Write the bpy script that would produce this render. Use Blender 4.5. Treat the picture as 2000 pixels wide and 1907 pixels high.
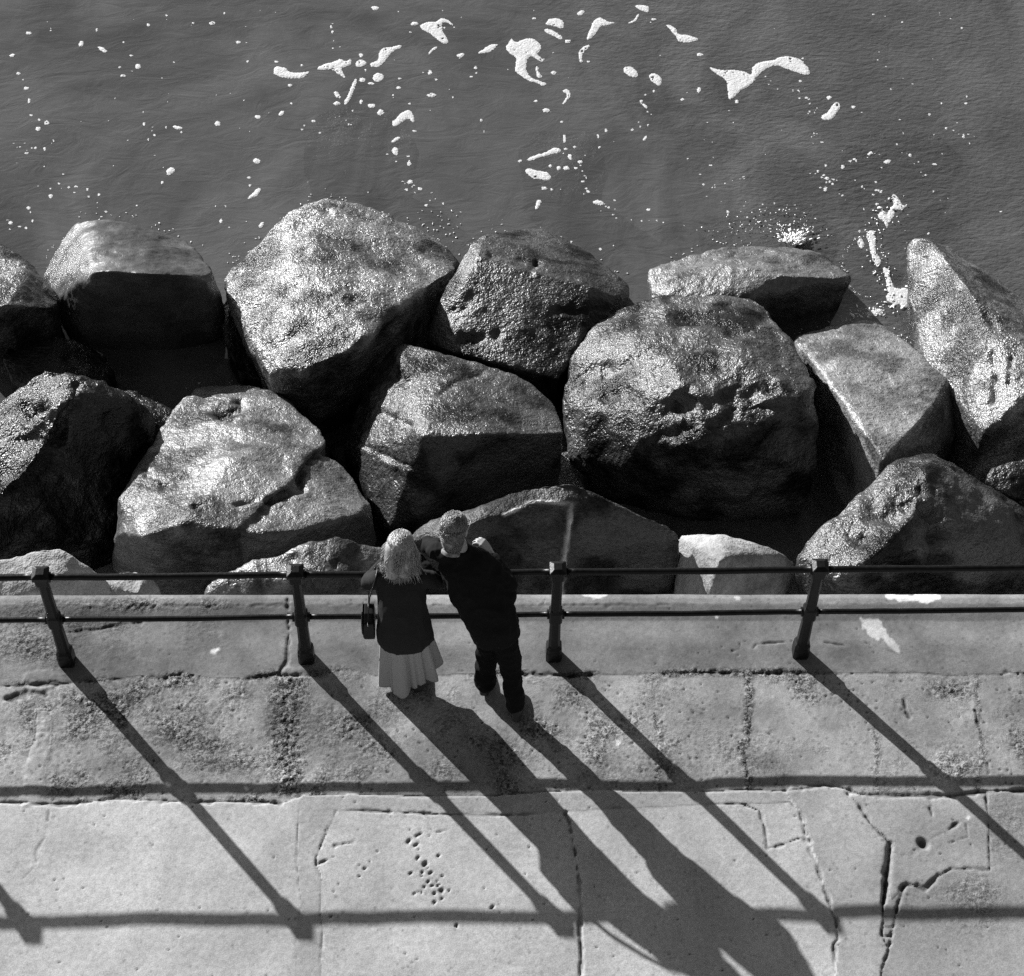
import bpy, bmesh, math, random
import numpy as np
from mathutils import Vector, Matrix

random.seed(7)
RNG = np.random.default_rng(11)
scene = bpy.context.scene
col = scene.collection
for o in list(bpy.data.objects):
    bpy.data.objects.remove(o)

# ------------------------------------------------------------------ camera
F_PX, PITCH, YAW, ROLL = 4020.7, 0.93653, 0.034197, 0.018498      # focal length in pixels of a 2000 px wide frame
CAM = np.array([-0.60357, -8.00217, 12.98279])
_cp, _sp = math.cos(PITCH), math.sin(PITCH)
FW = np.array([math.sin(YAW) * _cp, math.cos(YAW) * _cp, -_sp])
_r = np.array([math.cos(YAW), -math.sin(YAW), 0.0])
_u = np.cross(_r, FW)
RT = math.cos(ROLL) * _r + math.sin(ROLL) * _u
UP = -math.sin(ROLL) * _r + math.cos(ROLL) * _u
cam_data = bpy.data.cameras.new('camera')
cam = bpy.data.objects.new('camera', cam_data)
col.objects.link(cam)
cam.matrix_world = Matrix((
    (RT[0], UP[0], -FW[0], CAM[0]),
    (RT[1], UP[1], -FW[1], CAM[1]),
    (RT[2], UP[2], -FW[2], CAM[2]),
    (0, 0, 0, 1)))
cam_data.sensor_width = 36.0
cam_data.lens = F_PX / 2000.0 * 36.0
cam_data.clip_start = 0.1
cam_data.clip_end = 5000.0
scene.camera = cam

# ------------------------------------------------------------------ light
SUN_TO = np.array([-1.5987, 1.8869, 1.0])
SUN_TO = SUN_TO / np.linalg.norm(SUN_TO)
SUN_EL = math.asin(SUN_TO[2])
SUN_AZ = math.atan2(SUN_TO[0], SUN_TO[1])
world = bpy.data.worlds.new('World')
scene.world = world
world.use_nodes = True
wt = world.node_tree
wt.nodes.clear()
sky = wt.nodes.new('ShaderNodeTexSky')
sky.sky_type = 'NISHITA'
sky.sun_disc = False
sky.sun_elevation = SUN_EL
sky.sun_rotation = SUN_AZ
bw = wt.nodes.new('ShaderNodeRGBToBW')            # black-and-white photograph: neutral daylight
bg = wt.nodes.new('ShaderNodeBackground')
bg.inputs['Strength'].default_value = 0.05
wo = wt.nodes.new('ShaderNodeOutputWorld')
wt.links.new(sky.outputs[0], bw.inputs[0])
wt.links.new(bw.outputs[0], bg.inputs['Color'])
wt.links.new(bg.outputs[0], wo.inputs['Surface'])

sun_data = bpy.data.lights.new('sun', 'SUN')
sun_data.energy = 5.0
sun_data.angle = math.radians(0.53)
sun_data.color = (1, 1, 1)
sun = bpy.data.objects.new('sun', sun_data)
col.objects.link(sun)
sun.rotation_euler = Vector(SUN_TO).to_track_quat('Z', 'Y').to_euler()
sun.location = (-20, 24, 12)

vs = scene.view_settings
vs.view_transform = 'Standard'
vs.look = 'None'
vs.exposure = 0.9
vs.gamma = 1.0
vs.use_curve_mapping = False
cy = scene.cycles
cy.use_denoising = False
cy.max_bounces = 5; cy.diffuse_bounces = 2; cy.glossy_bounces = 2; cy.transparent_max_bounces = 6
cy.caustics_reflective = False; cy.caustics_refractive = False

# ------------------------------------------------------------------ helpers
SEA = -2.8

def at(px, py, z=0.0):
    """World point at height z under a pixel of the 2000x1907 photograph."""
    d = FW + RT * ((px - 1000.0) / F_PX) - UP * ((py - 953.5) / F_PX)
    return CAM + d * ((z - CAM[2]) / d[2])

def pix(P):
    d = np.asarray(P, float) - CAM
    z = d @ FW
    return np.stack([1000 + F_PX * (d @ RT) / z, 953.5 - F_PX * (d @ UP) / z], -1)

_LAT = RNG.random((64, 64, 64)).astype(np.float32)

def noise3(P, scale, seed=0):
    Q = np.asarray(P, np.float32) / np.float32(scale) + np.float32(seed * 7.31 + 100)
    i = np.floor(Q).astype(np.int32)
    f = Q - i
    f = f * f * f * (f * (f * 6 - 15) + 10)
    i0 = i & 63
    i1 = (i + 1) & 63
    x0, y0, z0 = i0[:, 0], i0[:, 1], i0[:, 2]
    x1, y1, z1 = i1[:, 0], i1[:, 1], i1[:, 2]
    fx, fy, fz = f[:, 0], f[:, 1], f[:, 2]
    L = _LAT
    a = L[x0, y0, z0] * (1 - fx) + L[x1, y0, z0] * fx
    b = L[x0, y1, z0] * (1 - fx) + L[x1, y1, z0] * fx
    c = L[x0, y0, z1] * (1 - fx) + L[x1, y0, z1] * fx
    d = L[x0, y1, z1] * (1 - fx) + L[x1, y1, z1] * fx
    return ((a * (1 - fy) + b * fy) * (1 - fz) + (c * (1 - fy) + d * fy) * fz) * 2 - 1

def fbm(P, scale, octs=4, seed=0, gain=0.5):
    v = 0; a = 1.0; t = 0
    for k in range(octs):
        v = v + a * noise3(P, scale / (2 ** k), seed + k * 3.7)
        t += a; a *= gain
    return v / t

def ridged(P, scale, octs=3, seed=0):
    v = 0; a = 1.0; t = 0
    for k in range(octs):
        v = v + a * (1 - np.abs(noise3(P, scale / (2 ** k), seed + k * 5.1)) * 2)
        t += a; a *= 0.5
    return v / t

_JX = RNG.random((256, 256)).astype(np.float32)
_JY = RNG.random((256, 256)).astype(np.float32)
_JR = RNG.random((256, 256)).astype(np.float32)

def worley2(x, y, scale):
    """distance to the nearest stone centre (in cells) and that stone's random number"""
    u = x / scale + 500; v = y / scale + 500
    iu = np.floor(u).astype(np.int32); iv = np.floor(v).astype(np.int32)
    best = np.full(u.shape, 9.0, np.float32); rnd = np.zeros(u.shape, np.float32)
    for dx in (-1, 0, 1):
        for dy in (-1, 0, 1):
            a = (iu + dx) & 255; b = (iv + dy) & 255
            d = np.hypot(iu + dx + 0.15 + 0.7 * _JX[a, b] - u, iv + dy + 0.15 + 0.7 * _JY[a, b] - v)
            m = d < best
            best = np.where(m, d, best); rnd = np.where(m, _JR[a, b], rnd)
    return best, rnd

def sstep(a, b, x):
    t = np.clip((x - a) / (b - a), 0, 1)
    return t * t * (3 - 2 * t)

def dist_poly(Q, pts, closed=False):
    """distance of 2-D points to a polyline"""
    pts = np.asarray(pts, float)
    if closed:
        pts = np.vstack([pts, pts[:1]])
    best = np.full(len(Q), 1e9)
    for a, b in zip(pts[:-1], pts[1:]):
        ab = b - a
        t = np.clip(((Q - a) @ ab) / max(ab @ ab, 1e-9), 0, 1)
        d = np.hypot(Q[:, 0] - a[0] - t * ab[0], Q[:, 1] - a[1] - t * ab[1])
        best = np.minimum(best, d)
    return best

def inside(Q, poly):
    poly = np.asarray(poly, float)
    r = np.zeros(len(Q), bool)
    j = len(poly) - 1
    for i in range(len(poly)):
        xi, yi = poly[i]; xj, yj = poly[j]
        if yi != yj:
            r ^= ((yi > Q[:, 1]) != (yj > Q[:, 1])) & (Q[:, 0] < (xj - xi) * (Q[:, 1] - yi) / (yj - yi) + xi)
        j = i
    return r

def link(name, mesh, mat=None, parent=None, smooth=True, label=None, cat=None, group=None, kind=None):
    o = bpy.data.objects.new(name, mesh)
    col.objects.link(o)
    if mat is not None:
        mesh.materials.append(mat)
    if smooth and len(mesh.polygons):
        mesh.polygons.foreach_set('use_smooth', np.ones(len(mesh.polygons), bool))
    if parent is not None:
        o.parent = parent
        o.matrix_parent_inverse = Matrix.Translation(-parent.location)
    tag(o, label, cat, group, kind)
    return o

def tag(o, label=None, cat=None, group=None, kind=None):
    for k, v in (('label', label), ('category', cat), ('group', group), ('kind', kind)):
        if v:
            o[k] = v

def empty(name, loc, **kw):
    o = bpy.data.objects.new(name, None)
    col.objects.link(o)
    o.location = loc
    o.empty_display_size = 0.1
    tag(o, kw.get('label'), kw.get('cat'), kw.get('group'), kw.get('kind'))
    return o

def pydata(name, V, Fc):
    m = bpy.data.meshes.new(name)
    m.from_pydata([tuple(map(float, v)) for v in V], [], Fc)
    m.update()
    return m

def bm_mesh(name, bm):
    m = bpy.data.meshes.new(name)
    bm.to_mesh(m); bm.free(); m.update()
    return m

def verts_of(m):
    a = np.empty(len(m.vertices) * 3, np.float32)
    m.vertices.foreach_get('co', a)
    return a.reshape(-1, 3)

def normals_of(m):
    a = np.empty(len(m.vertices) * 3, np.float32)
    m.vertex_normals.foreach_get('vector', a)
    return a.reshape(-1, 3)

def set_verts(m, P):
    m.vertices.foreach_set('co', np.ascontiguousarray(P, np.float32).ravel())
    m.update()

def set_attr(m, name, vals):
    at_ = m.attributes.new(name, 'FLOAT', 'POINT')
    at_.data.foreach_set('value', np.ascontiguousarray(vals, np.float32))

def fuse(name, bm, voxel, smooth_n=6, factor=0.5):
    """voxel-fuse a pile of closed pieces into one continuous surface"""
    m0 = bm_mesh('tmp', bm)
    o = bpy.data.objects.new('tmp', m0); col.objects.link(o)
    r = o.modifiers.new('r', 'REMESH'); r.mode = 'VOXEL'; r.voxel_size = voxel
    if smooth_n:
        s = o.modifiers.new('s', 'SMOOTH'); s.iterations = smooth_n; s.factor = factor
    dg = bpy.context.evaluated_depsgraph_get()
    m = bpy.data.meshes.new_from_object(o.evaluated_get(dg))
    m.name = name
    bpy.data.objects.remove(o); bpy.data.meshes.remove(m0)
    return m

def hull(bm, pts):
    vs_ = [bm.verts.new(tuple(map(float, p))) for p in pts]
    g = bmesh.ops.convex_hull(bm, input=vs_, use_existing_faces=False)
    junk = {e for e in list(g['geom_interior']) + list(g['geom_unused']) if isinstance(e, bmesh.types.BMVert) and e.is_valid}
    if junk:
        bmesh.ops.delete(bm, geom=list(junk), context='VERTS')

_SPH = []
for _i in range(1, 8):
    _ph = math.pi * _i / 8
    for _j in range(14):
        _th = 2 * math.pi * (_j + 0.5 * (_i % 2)) / 14
        _SPH.append((math.sin(_ph) * math.cos(_th), math.sin(_ph) * math.sin(_th), math.cos(_ph)))
_SPH += [(0, 0, 1), (0, 0, -1)]
_SPH = np.array(_SPH)

def capsule(bm, p0, r0, p1, r1):
    hull(bm, np.vstack([_SPH * r0 + np.asarray(p0, float), _SPH * r1 + np.asarray(p1, float)]))

def chain(bm, pts):
    for (p0, r0), (p1, r1) in zip(pts[:-1], pts[1:]):
        capsule(bm, p0, r0, p1, r1)

def ellipsoid(bm, c, rad, frame=None):
    P = _SPH * np.asarray(rad, float)
    if frame is not None:
        P = P @ np.asarray(frame)            # rows of frame: right, forward, up
    hull(bm, P + np.asarray(c, float))

def loft(bm, rings, right=(1, 0, 0), n=28, fold=None):
    """closed loft through ellipses: (centre, rx, ry)"""
    right = np.asarray(right, float); right /= np.linalg.norm(right)
    C = [np.asarray(r[0], float) for r in rings]
    loops = []
    for i, (c, rx, ry) in enumerate(rings):
        d = C[min(i + 1, len(C) - 1)] - C[max(i - 1, 0)]
        d /= np.linalg.norm(d)
        x = right - d * (right @ d); x /= np.linalg.norm(x)
        y = np.cross(d, x)
        L = []
        for k in range(n):
            a = 2 * math.pi * k / n
            s = 1.0 if fold is None else 1.0 + fold(a, i)
            L.append(bm.verts.new(tuple(np.asarray(c) + x * (rx * s * math.cos(a)) + y * (ry * s * math.sin(a)))))
        loops.append(L)
    for A, B in zip(loops[:-1], loops[1:]):
        for k in range(n):
            bm.faces.new((A[k], A[(k + 1) % n], B[(k + 1) % n], B[k]))
    bm.faces.new(list(reversed(loops[0]))); bm.faces.new(loops[-1])

def box(bm, lo, hi):
    r = bmesh.ops.create_cube(bm, size=1.0)
    for v in r['verts']:
        v.co = Vector([lo[k] + (v.co[k] + 0.5) * (hi[k] - lo[k]) for k in range(3)])

# ------------------------------------------------------------------ materials
def new_mat(name):
    m = bpy.data.materials.new(name)
    m.use_nodes = True
    nt = m.node_tree
    nt.nodes.clear()
    out = nt.nodes.new('ShaderNodeOutputMaterial')
    p = nt.nodes.new('ShaderNodeBsdfPrincipled')
    nt.links.new(p.outputs[0], out.inputs['Surface'])
    return m, nt, p, out

def nd(nt, kind, **kw):
    n = nt.nodes.new(kind)
    for k, v in kw.items():
        if hasattr(n, k):
            setattr(n, k, v)
        else:
            n.inputs[k.replace('_', ' ')].default_value = v
    return n

def tex_noise(nt, co, scale, detail=4, rough=0.55, dist=0.0):
    n = nd(nt, 'ShaderNodeTexNoise', Scale=scale, Detail=detail, Roughness=rough, Distortion=dist)
    nt.links.new(co, n.inputs['Vector'])
    return n.outputs['Fac']

def math_n(nt, op, a, b=None, clamp=False):
    n = nt.nodes.new('ShaderNodeMath'); n.operation = op; n.use_clamp = clamp
    for i, v in enumerate((a, b)):
        if v is None:
            continue
        if isinstance(v, (int, float)):
            n.inputs[i].default_value = v
        else:
            nt.links.new(v, n.inputs[i])
    return n.outputs[0]

def ramp(nt, fac, stops):
    n = nt.nodes.new('ShaderNodeValToRGB')
    e = n.color_ramp.elements
    while len(e) < len(stops):
        e.new(0.5)
    for k, (p, v) in enumerate(stops):
        e[k].position = p; e[k].color = (v, v, v, 1)
    nt.links.new(fac, n.inputs[0])
    return n.outputs[0]

def bump(nt, h, strength, dist, prev=None):
    b = nd(nt, 'ShaderNodeBump', Strength=strength, Distance=dist)
    nt.links.new(h, b.inputs['Height'])
    if prev is not None:
        nt.links.new(prev, b.inputs['Normal'])
    return b.outputs[0]

def attr(nt, name):
    n = nt.nodes.new('ShaderNodeAttribute'); n.attribute_name = name
    return n.outputs['Fac']

def rock_mat(name, lo, hi, rough, grain=1.0, spec=0.5, wet=0.0, dark=0.35):
    m, nt, p, out = new_mat(name)
    co = nt.nodes.new('ShaderNodeTexCoord').outputs['Object']
    n1 = attr(nt, 'mottle')
    n2 = tex_noise(nt, co, 26, 2, 0.62)
    n3 = tex_noise(nt, co, 75, 1, 0.5)
    mix = math_n(nt, 'ADD', math_n(nt, 'MULTIPLY', n1, 0.40), math_n(nt, 'ADD', math_n(nt, 'MULTIPLY', n2, 0.30), math_n(nt, 'MULTIPLY', n3, 0.30)))
    c = ramp(nt, mix, [(0.36, lo), (0.62, hi)])
    stain = ramp(nt, n1, [(0.36, dark), (0.5, 1.0)])
    c = math_n(nt, 'MULTIPLY', c, stain)
    c = math_n(nt, 'ADD', c, math_n(nt, 'MULTIPLY', attr(nt, 'vein'), 0.6))
    nt.links.new(c, p.inputs['Base Color'])
    nt.links.new(ramp(nt, n1, [(0.40, spec * 0.25), (0.56, spec)]), p.inputs['Specular IOR Level'])
    if wet > 0:
        nt.links.new(ramp(nt, n1, [(0.35, max(0.12, rough - wet)), (0.62, rough)]), p.inputs['Roughness'])
    else:
        p.inputs['Roughness'].default_value = rough
    h = math_n(nt, 'ADD', math_n(nt, 'MULTIPLY', n2, 0.029), math_n(nt, 'MULTIPLY', n3, 0.009))
    nt.links.new(bump(nt, h, 0.85 * min(grain, 1.15), 1.0), p.inputs['Normal'])
    return m

M = {}
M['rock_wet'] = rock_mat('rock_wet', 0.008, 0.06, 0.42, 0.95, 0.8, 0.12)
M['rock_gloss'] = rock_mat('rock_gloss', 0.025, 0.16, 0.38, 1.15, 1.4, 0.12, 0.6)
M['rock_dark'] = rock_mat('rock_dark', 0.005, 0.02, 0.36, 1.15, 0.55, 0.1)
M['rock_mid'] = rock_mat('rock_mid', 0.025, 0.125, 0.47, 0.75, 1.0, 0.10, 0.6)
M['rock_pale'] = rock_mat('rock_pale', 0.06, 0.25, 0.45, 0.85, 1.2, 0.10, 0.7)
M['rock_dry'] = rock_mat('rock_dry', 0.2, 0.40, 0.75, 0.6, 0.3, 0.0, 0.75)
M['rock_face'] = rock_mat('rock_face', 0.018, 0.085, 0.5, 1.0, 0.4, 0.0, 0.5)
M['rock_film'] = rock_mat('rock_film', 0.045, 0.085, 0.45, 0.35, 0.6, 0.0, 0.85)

def concrete_mat():
    m, nt, p, out = new_mat('weathered_concrete')
    co = nt.nodes.new('ShaderNodeTexCoord').outputs['Object']
    tone = attr(nt, 'tone'); rg = attr(nt, 'gravel')
    n2 = tex_noise(nt, co, 30, 2, 0.65)
    n3 = tex_noise(nt, co, 120, 1, 0.6)
    s = math_n(nt, 'ADD', math_n(nt, 'MULTIPLY', n2, 0.5), math_n(nt, 'MULTIPLY', n3, 0.5))
    s = ramp(nt, s, [(0.3, 0.70), (0.7, 1.22)])
    grit = ramp(nt, tex_noise(nt, co, 62, 1, 0.5), [(0.40, 0.25), (0.53, 1.0)])          # dark grit showing between worn stones
    grit = math_n(nt, 'SUBTRACT', 1.0, math_n(nt, 'MULTIPLY', math_n(nt, 'SUBTRACT', 1.0, grit), math_n(nt, 'MULTIPLY', rg, 1.5, True)))
    c = math_n(nt, 'MULTIPLY', math_n(nt, 'MULTIPLY', tone, s), grit)
    nt.links.new(c, p.inputs['Base Color'])
    p.inputs['Roughness'].default_value = 0.8
    p.inputs['Specular IOR Level'].default_value = 0.3
    h = math_n(nt, 'ADD', math_n(nt, 'MULTIPLY', n2, math_n(nt, 'ADD', math_n(nt, 'MULTIPLY', rg, 0.012), 0.0016)), math_n(nt, 'MULTIPLY', n3, math_n(nt, 'ADD', math_n(nt, 'MULTIPLY', rg, 0.004), 0.0007)))
    nt.links.new(bump(nt, h, 0.8, 1.0), p.inputs['Normal'])
    return m
M['concrete'] = concrete_mat()

def plain(name, v, rough=0.6, spec=0.4, nscale=40, namp=0.25, bstr=0.2, bdist=0.004):
    m, nt, p, out = new_mat(name)
    co = nt.nodes.new('ShaderNodeTexCoord').outputs['Object']
    n = tex_noise(nt, co, nscale, 4, 0.6)
    c = ramp(nt, n, [(0.3, v * (1 - namp)), (0.7, v * (1 + namp))])
    nt.links.new(c, p.inputs['Base Color'])
    p.inputs['Roughness'].default_value = rough
    p.inputs['Specular IOR Level'].default_value = spec
    nt.links.new(bump(nt, n, bstr, bdist), p.inputs['Normal'])
    return m
M['wall'] = plain('seawall_concrete', 0.25, 0.9, 0.2, 6, 0.4, 0.5, 0.03)
M['paint'] = plain('dark_railing_paint', 0.008, 0.36, 0.2, 45, 0.5, 0.35, 0.004)
M['rail_paint'] = plain('dark_rail_paint', 0.006, 0.36, 0.2, 30, 0.6, 0.4, 0.006)
M['seabed'] = plain('seabed_silt', 0.22, 0.9, 0.1, 3, 0.25, 0.4, 0.05)
M['foam'] = plain('sea_foam', 0.62, 0.7, 0.3, 45, 0.16, 0.6, 0.015)
M['spray'] = plain('spray', 0.85, 0.15, 0.7, 60, 0.08, 0.3, 0.004)
M['skin'] = plain('skin', 0.34, 0.5, 0.4, 60, 0.08, 0.1, 0.002)
M['black_cloth'] = plain('black_cloth', 0.008, 0.9, 0.15, 120, 0.3, 0.3, 0.003)
M['trouser'] = plain('dark_trousers', 0.008, 0.9, 0.1, 120, 0.3, 0.3, 0.003)
M['cardigan'] = plain('dark_grey_knit', 0.028, 0.95, 0.1, 160, 0.3, 0.5, 0.003)
M['skirt'] = plain('pale_linen', 0.36, 0.9, 0.15, 90, 0.12, 0.35, 0.003)
M['leather'] = plain('black_leather', 0.006, 0.4, 0.25, 60, 0.3, 0.2, 0.002)
M['shirt'] = plain('pale_shirt', 0.2, 0.8, 0.2, 55, 0.5, 0.2, 0.002)
M['metal'] = plain('bright_metal', 0.5, 0.25, 0.8, 40, 0.1, 0.05, 0.001)
M['shoe'] = plain('dark_shoe', 0.02, 0.5, 0.4, 40, 0.4, 0.2, 0.002)

def hair_mat(name, lo, hi):
    m, nt, p, out = new_mat(name)
    co = nt.nodes.new('ShaderNodeTexCoord').outputs['Object']
    n = tex_noise(nt, co, 70, 4, 0.7)
    n2 = tex_noise(nt, co, 9, 3, 0.5)
    c = ramp(nt, math_n(nt, 'ADD', math_n(nt, 'MULTIPLY', n, 0.6), math_n(nt, 'MULTIPLY', n2, 0.4)), [(0.35, lo), (0.65, hi)])
    nt.links.new(c, p.inputs['Base Color'])
    p.inputs['Roughness'].default_value = 0.4
    p.inputs['Specular IOR Level'].default_value = 1.2
    return m
M['blonde'] = hair_mat('fair_hair', 0.12, 0.48)
M['grey_hair'] = hair_mat('grey_hair', 0.05, 0.28)

def water_mat():
    m, nt, p, out = new_mat('murky_sea')
    co = nt.nodes.new('ShaderNodeTexCoord').outputs['Object']
    silt = ramp(nt, tex_noise(nt, co, 0.5, 4, 0.6, 1.6), [(0.34, 0.066), (0.64, 0.122)])
    nt.links.new(silt, p.inputs['Base Color'])
    p.inputs['Roughness'].default_value = 0.12
    p.inputs['IOR'].default_value = 1.33
    mp = nd(nt, 'ShaderNodeMapping'); mp.inputs['Scale'].default_value = (1.0, 1.9, 1.0); mp.inputs['Rotation'].default_value = (0, 0, math.radians(-24))
    nt.links.new(co, mp.inputs['Vector'])
    w1 = tex_noise(nt, mp.outputs[0], 2.2, 4, 0.6, 1.2)
    w2 = tex_noise(nt, mp.outputs[0], 11.0, 4, 0.6, 0.3)
    sx = nt.nodes.new('ShaderNodeSeparateXYZ'); nt.links.new(co, sx.inputs[0])
    open_ = math_n(nt, 'ADD', math_n(nt, 'MULTIPLY', sx.outputs[0], 0.16), math_n(nt, 'ADD', math_n(nt, 'MULTIPLY', sx.outputs[1], 0.05), math_n(nt, 'MULTIPLY', tex_noise(nt, co, 0.4, 2, 0.5), 0.5)))
    far = ramp(nt, open_, [(0.75, 0.12), (1.0, 1.0)])            # calm lee water among the rocks, rippled open water
    b = bump(nt, math_n(nt, 'ADD', math_n(nt, 'MULTIPLY', w1, 0.014), math_n(nt, 'MULTIPLY', math_n(nt, 'MULTIPLY', w2, far), 0.016)), 1.0, 1.0)
    nt.links.new(b, p.inputs['Normal'])
    tr = nt.nodes.new('ShaderNodeBsdfTransparent')
    mx = nt.nodes.new('ShaderNodeMixShader'); mx.inputs[0].default_value = 0.77
    nt.links.new(tr.outputs[0], mx.inputs[1]); nt.links.new(p.outputs[0], mx.inputs[2])
    nt.links.new(mx.outputs[0], out.inputs['Surface'])
    return m
M['water'] = water_mat()

# ------------------------------------------------------------------ sea, seabed
def grid_sheet(name, x0, x1, y0, y1, nx, ny, zf, mat, **kw):
    X, Y = np.meshgrid(np.linspace(x0, x1, nx), np.linspace(y0, y1, ny))
    V = np.stack([X.ravel(), Y.ravel(), 0 * X.ravel()], -1)
    V[:, 2] = zf(V)
    I = np.arange(nx * ny).reshape(ny, nx)
    Fc = np.stack([I[:-1, :-1], I[:-1, 1:], I[1:, 1:], I[1:, :-1]], -1).reshape(-1, 4)
    return link(name, pydata(name, V, Fc.tolist()), mat, **kw)

EDGE = 0.0105                                        # the pavement rows run 0.6 degrees off the railing line
link('sea', pydata('sea', [(-1500, 0.45, SEA), (1500, 0.45, SEA), (1500, 3000, SEA), (-1500, 3000, SEA)], [(0, 1, 2, 3)]), M['water'], smooth=False, kind='structure')
def bed_z(V):
    y = V[:, 1]
    s = np.where(y < 7, -3.05 - 0.12 * (y - 0.5), -3.83 - 0.05 * (y - 7))
    return s + 0.25 * fbm(V, 1.8, 4, 3)
grid_sheet('seabed', -14, 14, 0.4, 40, 170, 240, bed_z, M['seabed'], kind='structure')

# ------------------------------------------------------------------ boulders
def boulder(hulls, label, mat, seed, amp=1.0, voxel=0.023, sm=2, carve=(), chips=4, base=0.9, drop=0.8, group='boulders of the sea defence'):
    bm = bmesh.new()
    for H in hulls:
        P = np.array([at(px, py, SEA + h) for px, py, h in H])
        c = P.mean(0)
        B = P.copy()
        B[:, :2] = c[:2] + (P[:, :2] - c[:2]) * base
        B[:, 2] = np.minimum(P[:, 2] - 0.25, SEA - drop * 0.6)
        hull(bm, np.vstack([P, B]))
    m = fuse('boulder', bm, voxel, sm)
    P = verts_of(m); N = normals_of(m)
    rg_ = np.random.default_rng(seed * 17 + 3)                   # split faces: shave the block with flat planes
    for k in range(chips):
        dv = rg_.normal(size=3); dv[2] = abs(dv[2]) * .8; dv /= np.linalg.norm(dv)
        t_ = P @ dv
        P = P - np.maximum(0, t_ - (t_.max() - rg_.uniform(.008, .045)))[:, None] * dv
    m.vertices.foreach_set('co', np.ascontiguousarray(P, np.float32).ravel()); m.update()
    N = normals_of(m)
    big = fbm(P, 0.75, 3, seed) * 0.075 * amp
    mid = ridged(P, 0.34, 3, seed + 9) * 0.022 * amp + np.abs(noise3(P, 0.3, seed + 13)) * 0.022 * amp
    P = P + N * (big + mid - 0.012)[:, None]
    m.vertices.foreach_set('co', np.ascontiguousarray(P, np.float32).ravel()); m.update()
    N = normals_of(m)
    # pits, cracks and veins of this one stone
    vein = np.zeros(len(P), np.float32)
    if carve:
        Q = pix(P)
        facing = ((CAM - P) / np.linalg.norm(CAM - P, axis=1)[:, None] * N).sum(1) > 0.15
        wob = noise3(P, 0.10, seed + 2) * 6.0 + noise3(P, 0.04, seed + 3) * 3.0
        for kind, pts, w, d in carve:
            D = dist_poly(Q, pts) + wob * {'pit': 1.4, 'dent': 1.6, 'ridge': .9}.get(kind, 0.45)
            g = np.exp(-(np.maximum(D, 0) / w) ** 2) * facing * (0.75 + 0.5 * noise3(P, 0.13, seed + 6))
            P = P - N * (g * d)[:, None]
            if kind == 'vein':
                vein = np.maximum(vein, g)
    ka = 0.5 + 0.5 * amp
    fine = fbm(P, 0.16, 3, seed + 20, 0.6) * 0.014 * ka + ridged(P, 0.075, 2, seed + 30) * 0.006 * ka + noise3(P, 0.045, seed + 33) * 0.004
    P = P + N * fine[:, None]
    c = P.mean(0).astype(float); c[2] = P[:, 2].min()
    set_verts(m, P - c.astype(np.float32))
    set_attr(m, 'vein', vein)
    set_attr(m, 'mottle', np.clip(0.5 + 0.42 * fbm(P, 0.42, 4, seed + 50, 0.6), 0, 1))
    o = link('boulder', m, M[mat], label=label, cat='boulder', group=group)
    o.location = c
    return o

# far row, at the water's edge (x, y in the photograph, height above the sea)
boulder([[(-70, 475, .35), (13, 482, .4), (47, 499, .45), (64, 525, .75), (98, 550, .7), (119, 585, .6), (100, 600, .8), (13, 600, 1.1), (-70, 600, 1.1), (-100, 640, .2), (40, 640, .1)]],
        'boulder cut off by the left edge beside the flat topped one', 'rock_wet', 1)
boulder([[(83, 538, .12), (115, 478, .2), (149, 435, .3), (183, 429, .42), (273, 433, .45), (298, 448, .42), (362, 465, .45), (392, 495, .6), (416, 529, .85), (401, 541, 1.0), (298, 535, 1.18), (213, 529, 1.2), (183, 531, 1.15), (115, 582, .45), (125, 640, .1), (160, 680, .0), (428, 565, .5), (438, 605, .28), (446, 650, .02), (420, 660, .1)]],
        'flat topped boulder with smooth grey top and black front at the water', 'rock_film', 2, amp=.55, sm=2)
boulder([[(438, 542, .45), (477, 495, .35), (528, 461, .3), (558, 427, .28), (583, 397, .25), (617, 380, .2), (656, 386, .15), (710, 425, .1), (780, 440, -.05), (860, 470, -.02), (897, 505, .1), (897, 522, .3), (848, 550, .7), (754, 606, 1.05), (716, 666, 1.2), (613, 721, 1.15), (528, 730, .95), (485, 670, .75), (460, 614, .6), (620, 540, .95), (560, 600, 1.0), (690, 600, 1.12)]],
        'largest glittering wet boulder, bright sunlit face at the water', 'rock_gloss', 3, amp=.85, chips=14,
        carve=[('dent', [(655, 600), (690, 585)], 22, .05), ('dent', [(590, 425), (640, 415)], 16, .05)])
boulder([[(948, 454, .55), (920, 478, .62), (903, 520, .68), (882, 555, .68), (856, 589, .62), (843, 627, .5), (829, 665, .48), (880, 690, .56), (1000, 716, .62), (1092, 744, .55), (1135, 660, .64), (1205, 600, .48), (1230, 578, .36), (1228, 558, .42), (1205, 541, .48), (1149, 523, .54), (1055, 502, .6), (990, 462, .5), (935, 497, .84), (1040, 528, .84), (1150, 560, .74), (1212, 578, .58), (900, 570, .78), (1060, 440, -.1), (1140, 480, -.05)]],
        'boulder with a dark slot in its top, right of the glittering wet boulder', 'rock_wet', 4, amp=.45, chips=0,
        carve=[('crack', [(962, 496), (1000, 501), (1048, 513)], 7, .045), ('crack', [(1048, 513), (1036, 530)], 6, .04), ('dent', [(880, 610), (915, 590)], 15, .06), ('dent', [(905, 660), (960, 655)], 12, .05), ('dent', [(1090, 610), (1180, 605)], 7, .03)])
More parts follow.
